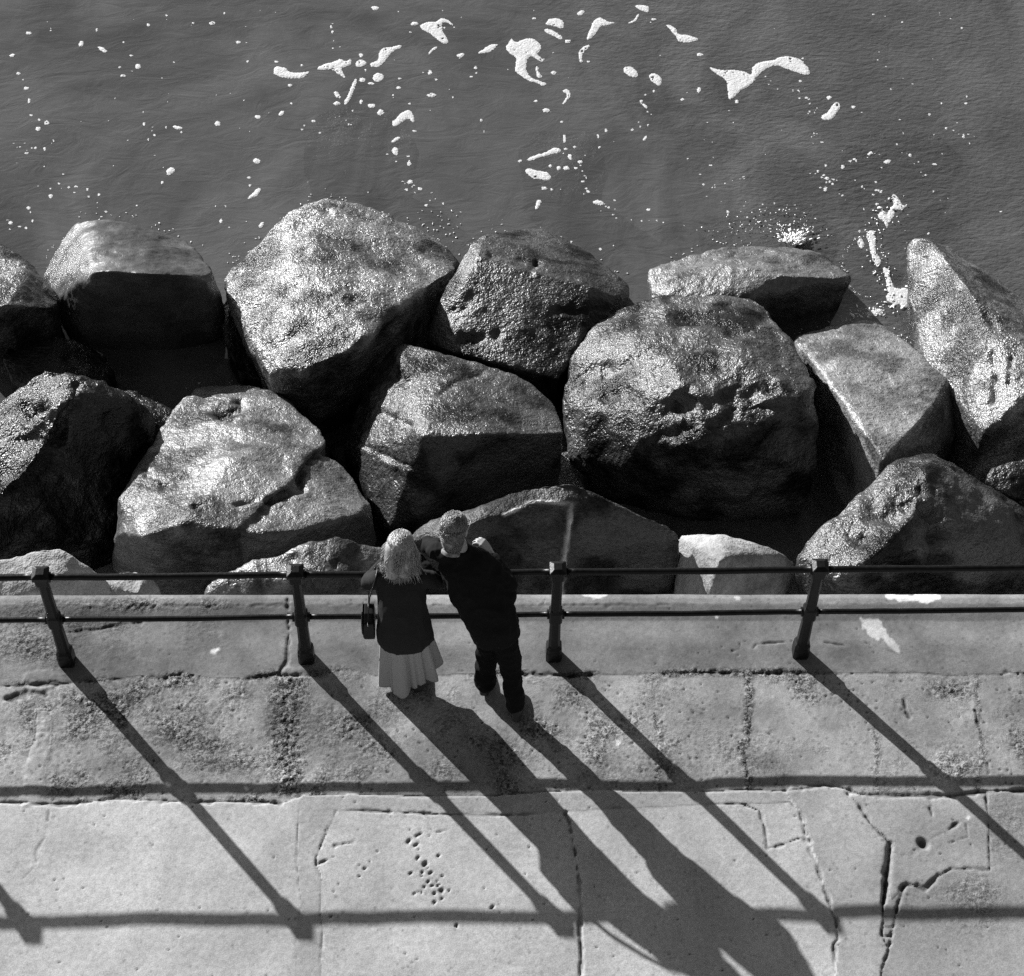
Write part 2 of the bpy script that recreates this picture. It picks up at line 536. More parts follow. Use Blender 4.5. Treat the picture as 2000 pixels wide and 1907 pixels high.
boulder([[(1271, 549, .35), (1273, 528, .3), (1315, 515, .25), (1367, 490, .2), (1409, 481, .15), (1469, 485, .15), (1533, 490, .12), (1597, 502, .15), (1645, 526, .38), (1664, 546, .5), (1600, 541, .55), (1525, 534, .68), (1516, 575, .5), (1448, 585, .55), (1384, 590, .5), (1277, 582, .4), (1420, 530, .5)]],
        'low boulder half hidden behind the largest rounded boulder, splash behind it', 'rock_mid', 5)
boulder([[(1113, 677, .6), (1141, 639, .58), (1183, 613, .58), (1239, 585, .55), (1298, 580, .6), (1375, 584, .65), (1465, 575, .7), (1494, 583, .72), (1516, 617, .85), (1541, 656, 1.0), (1567, 707, 1.15), (1582, 750, 1.25), (1592, 809, 1.2), (1599, 848, 1.0), (1596, 912, .7), (1575, 975, .3), (1448, 1010, .1), (1341, 990, .2), (1247, 950, .4), (1170, 937, .3), (1121, 912, .32), (1115, 848, .48), (1104, 784, .58), (1108, 737, .6), (1300, 690, 1.25), (1440, 690, 1.35), (1350, 760, 1.42), (1500, 770, 1.42), (1230, 820, 1.05), (1270, 900, .85), (1370, 860, 1.2)]],
        'largest rounded boulder in the middle with pitted dark lower front', 'rock_wet', 6, amp=1.0, chips=14,
        carve=[('pit', [(1145, 735), (1180, 722)], 16, .05), ('pit', [(1190, 775), (1235, 772)], 22, .05), ('pit', [(1240, 735), (1290, 728)], 9, .025), ('dent', [(1330, 790), (1420, 775), (1500, 760)], 20, .08), ('ridge', [(1470, 850), (1500, 815), (1545, 785), (1575, 765)], 16, -.07),
               ('dent', [(1400, 830), (1450, 800), (1520, 790)], 18, .07), ('pit', [(1255, 915), (1300, 905)], 20, .06), ('ridge', [(1380, 905), (1420, 885)], 9, -.04), ('dent', [(1300, 850), (1360, 830)], 16, .06)])
boulder([[(1545, 664, .3), (1571, 656, .32), (1639, 639, .3), (1694, 620, .28), (1716, 626, .3), (1767, 664, .45), (1809, 707, .6), (1850, 742, .72), (1826, 784, .9), (1792, 826, 1.08), (1724, 897, 1.32), (1698, 860, 1.25), (1656, 792, 1.05), (1613, 741, .85), (1588, 694, .6), (1600, 826, -.1), (1700, 940, .0), (1905, 838, .0), (1830, 900, .1)]],
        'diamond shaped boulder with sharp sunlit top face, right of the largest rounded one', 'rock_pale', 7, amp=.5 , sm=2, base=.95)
boulder([[(1767, 472, .3), (1784, 464, .4), (1818, 468, .5), (1852, 511, .8), (1895, 566, .95), (1920, 605, 1.0), (1945, 647, 1.05), (1995, 682, 1.1), (2070, 720, 1.1), (1775, 502, .3), (1780, 588, .3), (1797, 656, .35), (1814, 716, .45), (1848, 737, .55), (1882, 792, .75), (1895, 814, .8), (1929, 843, .95), (1990, 780, 1.15), (2070, 760, 1.2), (1852, 478, .05), (1933, 541, .0), (1995, 590, .0), (2070, 640, .0)]],
        'tall pale streaked boulder sloping down at the right edge', 'rock_gloss', 8, amp=.8, sm=2,
        carve=[('crack', [(1938, 690), (1944, 740), (1936, 790)], 4, .06), ('crack', [(1975, 700), (1970, 755)], 4, .05), ('crack', [(1925, 615), (1945, 640)], 8, .05)])
# middle row
boulder([[(-90, 860, .9), (13, 780, 1.0), (43, 750, 1.15), (72, 732, 1.25), (98, 715, 1.3), (141, 723, 1.4), (188, 742, 1.3), (222, 776, 1.2), (264, 819, .85), (307, 842, .4), (292, 880, .3), (245, 960, .3), (225, 1050, .3), (120, 1060, .6), (13, 1060, .8), (-90, 1060, .9), (130, 770, 1.55), (60, 900, 1.35), (150, 900, 1.15)]],
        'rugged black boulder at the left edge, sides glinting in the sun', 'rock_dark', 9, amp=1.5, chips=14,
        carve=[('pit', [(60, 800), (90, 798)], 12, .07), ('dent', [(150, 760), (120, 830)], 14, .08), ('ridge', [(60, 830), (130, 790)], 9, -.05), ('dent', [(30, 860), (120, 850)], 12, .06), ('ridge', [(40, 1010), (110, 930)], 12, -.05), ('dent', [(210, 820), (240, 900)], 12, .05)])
boulder([[(367, 764, .5), (426, 749, .5), (490, 753, .55), (533, 764, .6), (576, 793, .75), (623, 832, .9), (640, 862, 1.0), (610, 890, 1.1), (357, 785, .55), (324, 819, .7), (307, 853, .85), (281, 904, 1.0), (256, 934, 1.1), (232, 977, 1.15), (226, 1040, 1.1), (277, 1049, 1.35), (341, 1028, 1.5), (375, 1013, 1.55), (461, 1036, 1.55), (450, 900, 1.3), (560, 950, 1.35), (224, 1110, .4), (420, 1110, .3)],
         [(500, 960, 1.25), (610, 890, 1.05), (640, 890, .98), (665, 905, .95), (692, 935, 1.0), (716, 964, 1.05), (730, 987, 1.05), (720, 1000, 1.15), (657, 1017, 1.35), (563, 1043, 1.5), (533, 1050, 1.52), (461, 1036, 1.5), (700, 1060, .4), (560, 1110, .3)]],
        'broad pale dry boulder with a jagged crack, left of the stepped boulder', 'rock_mid', 10, amp=.7, chips=8,
        carve=[('crack', [(618, 890), (603, 905), (586, 937), (590, 955), (552, 965), (526, 981)], 5.5, .11), ('pit', [(432, 808), (470, 797)], 11, .08), ('crack', [(380, 990), (410, 982)], 4, .05), ('crack', [(460, 985), (500, 978)], 4, .04), ('dent', [(290, 925), (320, 945)], 6, .04)])
boulder([[(767, 670, .85), (788, 672, .9), (852, 687, 1.0), (903, 700, 1.0), (942, 725, 1.05), (1010, 730, 1.0), (1057, 755, 1.0), (1082, 781, 1.05), (1095, 815, 1.15), (1104, 845, 1.25), (946, 849, 1.55), (839, 842, 1.5), (826, 853, 1.5), (754, 687, .75), (733, 717, .75), (707, 768, .7), (699, 811, .65), (686, 853, .55), (667, 879, .45), (698, 938, .45), (728, 985, .5), (754, 1037, .55), (809, 1018, .75), (805, 947, 1.05), (826, 917, 1.2), (950, 1010, .2), (1095, 960, .1)]],
        'stepped boulder with two straight grooves down its left side', 'rock_wet', 11, amp=.45 , sm=2, base=.97,
        carve=[('crack', [(703, 781), (745, 805), (800, 830)], 4, .03), ('crack', [(684, 857), (740, 885), (806, 915)], 4, .035), ('ridge', [(680, 866), (738, 895), (800, 925)], 5, -.015), ('pit', [(780, 735), (795, 745)], 16, .07), ('crack', [(942, 728), (890, 745), (860, 770)], 5, .03)])
boulder([[(1728, 925, 1.5), (1754, 903, 1.5), (1797, 886, 1.5), (1826, 888, 1.5), (1865, 907, 1.45), (1899, 929, 1.35), (1937, 959, 1.25), (1995, 997, 1.15), (2080, 1040, 1.1), (1656, 997, 1.6), (1600, 1040, 1.6), (1558, 1082, 1.55), (1556, 1116, 1.45), (1566, 1170, 1.2), (1810, 930, 1.8), (1780, 1010, 1.9), (1720, 1080, 1.9), (1640, 1130, 1.75), (1790, 1130, 1.6), (1600, 1200, .9), (1850, 1170, .8), (2080, 1150, .6)]],
        'large boulder at lower right, left shoulder sunlit, right side black', 'rock_wet', 12, amp=1.0, chips=12,
        carve=[('pit', [(1715, 1000), (1760, 985)], 24, .12), ('pit', [(1665, 1050), (1690, 1060)], 12, .05), ('dent', [(1800, 960), (1830, 1040)], 22, .10), ('dent', [(1720, 1110), (1790, 1090)], 14, .08)])
boulder([[(1926, 937, 1.25), (1942, 912, 1.3), (1995, 897, 1.35), (2090, 885, 1.35), (2090, 975, 1.3), (1995, 975, 1.25), (1950, 970, 1.2), (2020, 1000, .6)]],
        'small boulder poking in at the right edge above the large dark one', 'rock_wet', 13)
# low dark filler stones, added to stand in for the shade in the gaps
boulder([[(70, 640, .35), (130, 650, .35), (160, 690, .3), (150, 740, .2), (60, 770, .35), (0, 720, .45), (20, 660, .4), (200, 690, .22), (225, 725, .25), (215, 780, .3)]],
        'added dark filler stone standing in for shade between the two left edge boulders', 'rock_dark', 31)
boulder([[(232, 760, .3), (265, 755, .25), (320, 785, .25), (350, 812, .3), (330, 860, .5), (290, 880, .5), (262, 850, .4)]],
        'added dark filler stone standing in for shade between the rugged boulder and the cracked pale one', 'rock_dark', 32)
boulder([[(438, 585, .25), (462, 590, .15), (492, 680, .15), (515, 745, .2), (470, 740, .3), (440, 680, .35)]],
        'added dark filler stone standing in for shade between the flat topped and the glittering boulder', 'rock_dark', 34)
boulder([[(1070, 890, .3), (1120, 880, .3), (1150, 930, .3), (1140, 985, .4), (1080, 970, .4)]],
        'added dark filler stone standing in for shade between the stepped and the largest rounded boulder', 'rock_dark', 35)
boulder([[(640, 880, .25), (665, 850, .2), (690, 900, .3), (700, 960, .45), (672, 930, .4)]],
        'added dark filler stone standing in for shade between the cracked boulder and the stepped one', 'rock_dark', 33)
# near row, under the coping
boulder([[(795, 1048, 1.55), (814, 1030, 1.6), (861, 1015, 1.7), (912, 994, 1.8), (997, 960, 1.9), (1061, 945, 1.95), (1107, 939, 1.98), (1128, 941, 1.98), (1170, 967, 1.92), (1213, 988, 1.85), (1256, 1009, 1.75), (1298, 1022, 1.65), (1326, 1040, 1.55), (1330, 1056, 1.5), (1320, 1090, 1.3), (1296, 1140, 1.0), (1285, 1200, .6), (860, 1050, 1.78), (910, 1022, 1.9), (800, 1180, .7), (1100, 975, 1.96), (1000, 1000, 1.86), (1230, 1020, 1.75), (1060, 1200, .8)]],
        'dark triangular boulder under the railing with a pale vein down its face', 'rock_face', 14, amp=.6, base=.97,
        carve=[('vein', [(1116, 985), (1114, 1000), (1107, 1060), (1099, 1110), (1096, 1160)], 3.6, -.035), ('vein', [(985, 1006), (1022, 990), (1034, 980), (1110, 982)], 2.4, -.02), ('dent', [(960, 1020), (990, 1050)], 14, .04)])
boulder([[(395, 1180, 1.6), (426, 1141, 1.75), (469, 1115, 1.85), (507, 1096, 1.9), (542, 1081, 1.95), (575, 1084, 1.95), (618, 1072, 2.0), (656, 1052, 2.0), (690, 1056, 1.98), (728, 1066, 1.9), (760, 1085, 1.8), (800, 1130, 1.6), (640, 1130, 2.05), (540, 1130, 1.95), (820, 1190, 1.2)]],
        'craggy mottled boulder under the railing left of the couple', 'rock_mid', 15, amp=1.1,
        carve=[('dent', [(570, 1100), (600, 1150)], 14, .06), ('pit', [(660, 1100), (690, 1090)], 14, .06), ('dent', [(700, 1130), (740, 1120)], 12, .05)])
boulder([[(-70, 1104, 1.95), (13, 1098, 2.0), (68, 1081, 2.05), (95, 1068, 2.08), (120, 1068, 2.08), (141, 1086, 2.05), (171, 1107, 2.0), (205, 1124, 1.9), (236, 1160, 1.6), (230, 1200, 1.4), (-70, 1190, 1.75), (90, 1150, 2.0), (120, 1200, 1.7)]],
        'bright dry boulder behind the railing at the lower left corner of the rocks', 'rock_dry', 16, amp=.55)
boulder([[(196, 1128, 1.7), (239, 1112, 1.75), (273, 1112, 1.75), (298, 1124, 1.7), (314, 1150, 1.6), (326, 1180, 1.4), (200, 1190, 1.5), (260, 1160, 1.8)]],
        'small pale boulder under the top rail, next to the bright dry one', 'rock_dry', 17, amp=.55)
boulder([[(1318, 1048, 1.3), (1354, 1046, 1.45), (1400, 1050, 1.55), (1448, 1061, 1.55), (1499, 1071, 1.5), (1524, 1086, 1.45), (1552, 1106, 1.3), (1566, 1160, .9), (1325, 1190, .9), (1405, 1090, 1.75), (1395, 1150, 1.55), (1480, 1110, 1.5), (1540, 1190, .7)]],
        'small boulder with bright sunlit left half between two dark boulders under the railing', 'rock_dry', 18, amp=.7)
# stones awash or under water
boulder([[(1360, 455, -.14), (1410, 415, -.12), (1500, 402, -.10), (1590, 412, -.10), (1650, 450, -.12), (1640, 492, -.08), (1520, 482, -.06), (1400, 478, -.08)]],
        'dark submerged stone under the splash behind the low boulder', 'rock_dark', 19, amp=.9)
for k, (H, lb) in enumerate([
    ([(595, 290, -.12), (620, 225, -.12), (700, 205, -.12), (790, 225, -.12), (815, 290, -.15), (760, 345, -.3), (640, 350, -.3)], 'dark submerged stone seen through the water left of centre'),
    ([(1015, 290, -.15), (1060, 255, -.15), (1150, 255, -.15), (1190, 330, -.15), (1170, 400, -.35), (1080, 400, -.35)], 'dark submerged stone seen through the water near the foam at centre'),
    ([(1640, 290, -.15), (1720, 250, -.15), (1830, 265, -.15), (1880, 310, -.2), (1780, 340, -.35)], 'dark submerged stone seen through the water at right')]):
    boulder([H], lb, 'rock_dark', 40 + k, amp=1.3, drop=2.0, group='stones under the water')

# ------------------------------------------------------------------ promenade
X0, X1, YB, STEP = -5.3, 4.9, -3.3, 0.0105
def edge_y(x):
    return 0.559 - EDGE * x
def paving():
    xs = np.arange(X0, X1, STEP)
    ys = np.arange(YB, 0.559 + STEP * 0.5, STEP)
    ys = ys - ys[-1] + 0.559
    nx, ny = len(xs), len(ys)
    X, YY = np.meshgrid(xs, ys)
    x = X.ravel(); yy = YY.ravel()
    y = yy - EDGE * x
    V = np.stack([x, y, 0 * x], -1)
    Q = pix(V)
    qx, qy = Q[:, 0], Q[:, 1]
    w1 = noise3(V, 0.25, 1); w2 = noise3(V, 0.09, 2); w3 = noise3(V, 0.035, 3); w4 = noise3(V, 0.9, 4)
    # ---- traced joints
    J1 = [(-400, 1322), (14, 1340), (120, 1335), (205, 1328), (274, 1319), (315, 1324), (356, 1314), (411, 1323), (484, 1325), (539, 1317), (571, 1322), (658, 1311), (677, 1306), (711, 1313), (733, 1318), (845, 1319), (917, 1315), (1029, 1315), (1100, 1319), (1200, 1318), (1383, 1313), (1456, 1315), (1657, 1314), (1794, 1314), (1853, 1319), (1990, 1314), (2400, 1312)]
    J2 = [(-400, 1572), (14, 1568), (137, 1571), (228, 1562), (365, 1568), (507, 1566), (548, 1571), (590, 1555), (690, 1552), (835, 1556), (956, 1556), (1062, 1547), (1134, 1545), (1246, 1546), (1360, 1548), (1456, 1543), (1529, 1546), (1611, 1534), (1648, 1540), (1680, 1553), (1748, 1555), (1858, 1553), (1930, 1545), (1990, 1543), (2400, 1540)]
    j1y = np.interp(qx, *zip(*J1)); j2y = np.interp(qx, *zip(*J2))
    STRIP = [(583, 1575), (590, 1555), (690, 1552), (835, 1556), (956, 1556), (1062, 1547), (1134, 1545), (1246, 1546), (1360, 1548), (1456, 1543), (1533, 1546), (1545, 1568), (1405, 1571), (1291, 1575), (1134, 1583), (991, 1593), (849, 1591), (717, 1584), (657, 1584), (640, 1621), (617, 1676), (617, 1690), (626, 1708), (626, 1781), (630, 1827), (626, 1881), (626, 2000), (576, 2000), (578, 1872), (580, 1804), (589, 1772), (580, 1690)]
    PATCH = [(1533, 1546), (1547, 1538), (1611, 1534), (1648, 1543), (1675, 1571), (1702, 1612), (1739, 1648), (1734, 1690), (1725, 1763), (1721, 1827), (1734, 1854), (1721, 1892), (1715, 2000), (1632, 2000), (1632, 1892), (1629, 1845), (1636, 1836), (1634, 1799), (1620, 1763), (1602, 1712), (1593, 1676), (1575, 1626), (1565, 1589)]
    SLABQ = [(1660, 1556), (1748, 1557), (1858, 1557), (1860, 1547), (1926, 1548), (1931, 1621), (1933, 1699), (1858, 1696), (1830, 1712), (1808, 1735), (1771, 1726), (1757, 1740), (1738, 1760), (1735, 1690), (1741, 1648), (1702, 1608)]
    CHIP = [(1456, 1573), (1483, 1584), (1495, 1621), (1499, 1658), (1520, 1653), (1547, 1644), (1572, 1635), (1562, 1589), (1545, 1570)]
    CRACKM = [(1107, 1588), (1116, 1624), (1123, 1670), (1130, 1712), (1134, 1766), (1132, 1819), (1135, 1869), (1134, 1900), (1136, 2000)]
    MORT = [(71, 1388), (100, 1388), (98, 1461), (87, 1507), (89, 1552), (73, 1575), (41, 1575), (50, 1484), (69, 1438)]
    MORT2 = [(48, 1316), (75, 1307), (118, 1310), (130, 1325), (112, 1345), (80, 1358), (50, 1350)]
    LIP = [(547, 1317), (556, 1299), (600, 1302), (608, 1322), (575, 1326)]
    # ---- label every cell of the pavement
    lab = np.zeros(len(x), np.int32)
    rowA = qy < j1y; rowC = qy > j2y; rowB = ~rowA & ~rowC
    wx = qx + 8 * w1 + 5 * w2
    lab[rowA] = 1 + (wx[rowA] > 562) + (wx[rowA] > 1425)
    lab[rowB] = 4 + (wx[rowB] > 565) + (wx[rowB] > 1285) + (wx[rowB] > 1458) + (wx[rowB] > 1915)
    lab[rowC] = 9
    cm = np.interp(qy, [p[1] for p in CRACKM], [p[0] for p in CRACKM])
    lab[rowC & (qx > 600)] = 10
    lab[rowC & (qx > cm)] = 11
    lab[rowC & (qx > 1690)] = 12
    lab[rowC & (qx > 1690) & (qx > 1932)] = 18
    in_strip = inside(Q, STRIP); in_patch = inside(Q, PATCH); in_q = inside(Q, SLABQ); in_chip = inside(Q, CHIP)
    lab[in_q] = 14; lab[in_chip] = 15; lab[in_strip] = 13; lab[in_patch] = 16
    # ---- height
    zoff = {1: 0, 2: 0, 3: 0, 4: -.003, 5: -.003, 6: -.003, 7: -.003, 8: -.003, 9: .006, 10: .003, 11: .003, 12: .0, 13: .005, 14: .004, 15: .003, 16: .009, 18: .0}
    z = np.zeros(len(x))
    for k, v in zoff.items():
        z[lab == k] = v
    z += 0.006 * w4 + 0.004 * w1
    # coping profile: a shallow dish rising to a nosing that rolls over to the sea
    d = 0.559 - yy
    z += np.where(d < 0.10, -0.012 - 0.25 * np.maximum(0, 0.04 - d) - 0.07 * np.maximum(0, 0.1 - d), 0)
    z += np.where((d >= 0.10) & (d < 0.235), -0.012 - 0.11 * (d - 0.10) + 0.0, 0)
    z += np.where(d >= 0.235, -0.027 * (1 - sstep(0.235, 0.5, d)), 0)
    # ---- gravel and pits
    gv = np.zeros(len(x))
    blot = np.clip(0.5 + 1.1 * fbm(V, 0.55, 4, 8), 0, 1)
    blot2 = np.clip(0.5 + 1.4 * fbm(V, 0.22, 3, 18), 0, 1)
    gv[rowB] = (0.05 + 0.55 * sstep(.45, .8, blot) * blot2 + 0.25 * sstep(.6, .9, blot2))[rowB] * np.interp(qx[rowB], [0, 500, 1100, 2000], [1.15, 1.1, .75, .6])
    def band(cx, wd, amt, y0=1318, y1=1552):
        g = amt * np.exp(-((qx - cx - 10 * w1 - 6 * w2) / wd) ** 2) * sstep(y0 - 12, y0 + 12, qy) * (1 - sstep(y1 - 12, y1 + 12, qy))
        return g
    def blob(cx, cy, rx, ry, amt):
        return amt * np.exp(-((qx - cx) / rx) ** 2 - ((qy - cy) / ry) ** 2) * (0.4 + 1.1 * blot2)
    bands = [band(565, 34, 1.0), band(1458, 9, .95), band(1285, 8, .6, 1390), band(1913 , 9, .5), band(1712, 7, .5, 1420), band(870, 7, .25, 1380)]
    bands += [blob(375, 1430, 85, 40, .9), blob(420, 1500, 110, 30, .6), blob(690, 1420, 80, 60, .75), blob(60, 1420, 50, 70, .6), blob(880, 1430, 60, 50, .4), blob(1860, 1345, 50, 22, .7), blob(1420, 1470, 120, 60, .3), blob(1870, 1490, 60, 40, .5), blob(860, 1500, 40, 30, .4)]
    bands += [blob(90, 1240, 130, 60, .7), blob(260, 1180, 190, 13, .75), blob(200, 1222, 70, 9, .6), blob(400, 1225, 60, 40, .25), blob(1900, 1760, 60, 50, .5), blob(1960, 1600, 40, 70, .45)]
    for b in bands:
        gv = np.maximum(gv, b)
    gv[rowC & (lab != 12) & (lab != 18) & (lab != 14)] *= 0.15
    D1 = np.abs(qy - j1y); 
    gv = np.maximum(gv, 0.85 * np.exp(-(D1 / 8) ** 2) * sstep(-.3, .5, w1 + .6 * w4))
    gv = np.clip(gv, 0, 1)
    f1, r1 = worley2(x, y, 0.026)
    f2, r2 = worley2(x + 3.1, y - 1.7, 0.045)
    dome = np.sqrt(np.clip(1 - (f1 / 0.62) ** 2, 0, 1)) * (0.5 + r1 * 0.8)
    dome2 = np.sqrt(np.clip(1 - (f2 / 0.6) ** 2, 0, 1)) * (r2 > 0.55)
    z += gv * (0.008 * dome + 0.008 * dome2 - 0.010)
    z += 0.0006 * w3 + 0.0006 * w2
    f4, r4 = worley2(x + 1.3, y + 5.2, 0.034)
    spk = np.clip(1.3 - f4 / 0.3, 0, 1) * (r4 < np.where(rowB, 0.10 + 0.35 * sstep(.4, .8, blot), 0.03))
    # sparse pock marks
    f3, r3 = worley2(x - 7.7, y + 2.2, 0.06)
    pock = (r3 < 0.28 * np.where(rowB, blot, 0.06) + 0.015) * np.clip(1 - f3 / (0.16 + 0.3 * r3), 0, 1)
    z -= 0.012 * pock * np.where(rowA, 0.6, 1)
    # ---- joints and cracks
    dirt = np.zeros(len(x))
    wv = noise3(V, 0.16, 31); wv2 = noise3(V, 0.3, 37)
    def groove(pts, w, depth, rag=1.0, breakup=None, closed=False, dd=0.75):
        nonlocal z, dirt
        D = dist_poly(Q, pts, closed) + rag * (2.6 * w2 + 2.0 * w3 + 1.2 * w1)
        g = np.exp(-(np.maximum(D, 0) / (w * (0.8 + 0.5 * wv))) ** 2) * np.clip(0.85 + 0.7 * wv2, 0.25, 1.2)
        if breakup is not None:
            g = g * sstep(breakup - .25, breakup + .25, w1 + 0.5 * w4)
        z = z - depth * g
        dirt = np.maximum(dirt, dd * g)
    groove(J1, 2.2, .009, 1.6, -.35)
    groove(J1, 5.0, .014, 1.9, .25)
    groove(J2[:7], 3.6, .016, 1.8)
    groove(J2[7:17], 2.2, .007, .6, -.3, dd=.4)
    groove(J2[16:], 4.5, .020, 1.2)
    groove(CRACKM, 2.0, .014, 1.6); groove(CRACKM, 4.0, .014, 1.6, .25)
    groove([(657, 1584), (717, 1584), (849, 1591), (991, 1593)], 2.2, .010, .9, -.35); groove([(991, 1593), (1134, 1583), (1291, 1575), (1405, 1571), (1545, 1568)], 1.8, .008, .9, -.1)
    groove([(657, 1584), (640, 1621), (617, 1676), (617, 1690), (640, 1680)], 2.0, .010, .8); groove([(617, 1690), (626, 1708), (626, 1781), (630, 1827), (626, 1881)], 1.6, .006, .6, dd=.3)
    groove([(583, 1575), (580, 1690), (589, 1772), (580, 1804), (578, 1872)], 1.6, .005, .6, dd=.3)
    groove(CHIP[:7], 2.2, .013, 1.2); groove(CHIP[6:], 2.0, .006, 1.0)
    groove([(1565, 1589), (1575, 1626), (1593, 1676), (1602, 1712), (1620, 1763), (1634, 1799), (1636, 1836), (1629, 1845), (1632, 1900)], 2.6, .014, 1.1); groove([(1572, 1640), (1590, 1680)], 6, .012, 1.2, dd=.5)
    groove([(1648, 1543), (1675, 1571), (1702, 1612), (1739, 1648)], 4.0, .020, 1.2); groove([(1739, 1648), (1734, 1690), (1725, 1763)], 6.0, .045, .8, dd=1.0)
    groove([(1725, 1763), (1722, 1827), (1740, 1830), (1752, 1775)], 3.0, .022, 1.0); groove([(1734, 1854), (1745, 1820), (1757, 1760), (1765, 1730)], 2.6, .014, 1.2); groove([(1740, 1835), (1734, 1860), (1721, 1895), (1712, 2000)], 3, .018, 1.2)
    groove([(1720, 1810), (1745, 1812)], 3, .015, .8)
    groove([(1926, 1548), (1931, 1621), (1933, 1699)], 1.8, .009, .8); groove([(1933, 1699), (1858, 1696), (1830, 1712), (1808, 1735), (1771, 1726), (1757, 1740)], 3.2, .010, 1.4, dd=.45)
    groove([(1745, 1665), (1762, 1672), (1785, 1668), (1808, 1645), (1845, 1625), (1872, 1608)], 2.4, .010, 1.2, -.3); groove([(1818, 1580), (1820, 1610)], 2.5, .010, 1.2); groove([(1887, 1610), (1890, 1635), (1850, 1648)], 1.6, .006, .8, dd=.4)
    groove([(653, 1652), (689, 1645), (707, 1648), (717, 1654), (753, 1650)], 1.7, .009, 1.0, -.2); groove([(813, 1634), (831, 1625), (849, 1627), (874, 1622)], 1.7, .009, 1.0)
    groove([(96, 1584), (89, 1635), (71, 1662), (71, 1690), (41, 1721)], 1.3, .005, 1.0, dd=.4)
    groove([(562, 1165), (564, 1230), (561, 1290), (545, 1315)], 3.0, .016, 1.3); groove([(137, 1233), (180, 1228), (228, 1219), (274, 1212)], 4.0, .015, 1.4)
    groove([(14, 1365), (60, 1350), (95, 1358)], 4.5, .014, 1.6)
    groove([(1470, 1268), (1478, 1258), (1520, 1255), (1548, 1252)], 1.8, .008, 1.0); groove([(1430, 1273), (1444, 1268), (1445, 1255)], 2.0, .008, 1.0); groove([(1612, 1254), (1650, 1260)], 1.5, .006, .8); groove([(1440, 1280), (1425, 1310)], 2, .006, 1.4, dd=.4)
    groove([(14, 1178), (300, 1182), (700, 1180), (1100, 1181), (1500, 1179), (1990, 1176)], 1.8, .006, 1.6, .1, dd=.4)
    groove([(1765, 1365), (1770, 1390), (1778, 1402)], 2.2, .008, 1.2); groove([(1905, 1388), (1915, 1430), (1928, 1470), (1932, 1520)], 2.2, .008, 1.6)
    groove([(1690, 1255), (1745, 1275), (1790, 1284)], 1.8, .006, 1.2, -.1, dd=.4)
    # edges of the thin mortar repairs
    for poly, h in ((MORT, .005), (MORT2, .005), (LIP, .006)):
        ins = inside(Q, poly); D = dist_poly(Q, poly, True)
        z += h * sstep(-4, 6, np.where(ins, D, -D) + 4 * w2 + 4 * w3)
        gv = np.where(ins, gv * 0.15, gv)
    # drilled or weathered holes
    HOLES = [(560, 1110, 10), (600, 1128, 10), (650, 1230, 14), (605, 1205, 8), (720, 1190, 7), (680, 1278, 8), (635, 1275, 7), (665, 1330, 9), (690, 1350, 9), (640, 1360, 8), (735, 1380, 14), (698, 1392, 8), (705, 1443, 9), (735, 1425, 7), (590, 1395, 7), (570, 1280, 7), (740, 1300, 6), (720, 1350, 6), (780, 1375, 6), (625, 1395, 6), (317, 1258, 8), (287, 1300, 7), (1010, 1470, 9), (825, 1568, 7), (135, 1520, 8), (630, 1300, 6), (660, 1255, 5), (710, 1328, 6), (385, 1158, 5), (1215, 1138, 5)]
    for hx, hy, hr in HOLES:
        X_, Y_, R_ = 600 + hx / 2.811, 1250 + hy / 2.811, hr / 2.811 * 1.15
        D = np.hypot((qx - X_) + 2.6 * w3, ((qy - Y_) + .4 * (qx - X_)) * 1.1 + 2.4 * noise3(V, .02, 91))
        g = np.exp(-(D / R_) ** 4)
        z -= 0.016 * g; dirt = np.maximum(dirt, 0.85 * g)
    D = np.hypot((qx - 1803) * .8 + (qy - 1648) * .75, ((qy - 1648) * .6 - (qx - 1803) * .5) * 2.0)
    g = np.exp(-(D / 13) ** 4); z -= 0.035 * g; dirt = np.maximum(dirt, .9 * g)
    # ---- tone of the concrete, with light and shade of the coping slopes painted in
    tone = np.where(rowA, .165, np.where(rowB, .27, .385))
    tone = np.where(lab == 14, .285, tone); tone = np.where((lab == 12) | (lab == 18), .25, tone); tone = np.where(in_strip, .32, tone); tone = np.where(in_patch, .31, tone)
    tone = np.where(rowA & (d > .09 + .02 * w2) & (d < .235 + .015 * w1), tone * .8, tone)  # dished band painted darker, as its slope turns from the sun
    tone = np.where(rowA & (d < .09 + .02 * w2), .185, tone)  # nosing painted lighter, as it tilts towards the sun
    # darker damp stain patches and old repairs
    tone = tone * (1 + 0.08 * w4 + 0.05 * w1 + np.where(rowC, .34, .75) * fbm(V, 0.5, 5, 61, 0.66))
    tone = tone * (1 - 0.30 * gv + gv * 1.1 * (r1 - .5)) * (1 - 0.5 * spk) * (1 - 0.55 * np.clip(pock * 2, 0, 1))
    tone = np.where(rowA & (qx < 330) & (d > .1), tone * (1 - .22 * sstep(.35, .65, blot)), tone)
    for (cx, cy, rx, ry, k) in ((410, 1255, 40, 18, .75), (640, 1250, 60, 30, .85), (1780, 1235, 60, 30, .82), (1590, 1230, 70, 25, .88), (1120, 1215, 60, 40, .88), (950, 1262, 40, 20, .82), (240, 1200, 160, 14, .8), (1830, 1745, 90, 40, .85), (1350, 1230, 120, 30, .9)):
        g = np.exp(-((qx - cx) / rx) ** 2 - ((qy - cy) / ry) ** 2); tone = tone * (1 - (1 - k) * g)
    for poly in (MORT, MORT2, LIP):
        tone = np.where(inside(Q, poly), tone * 1.12, tone)
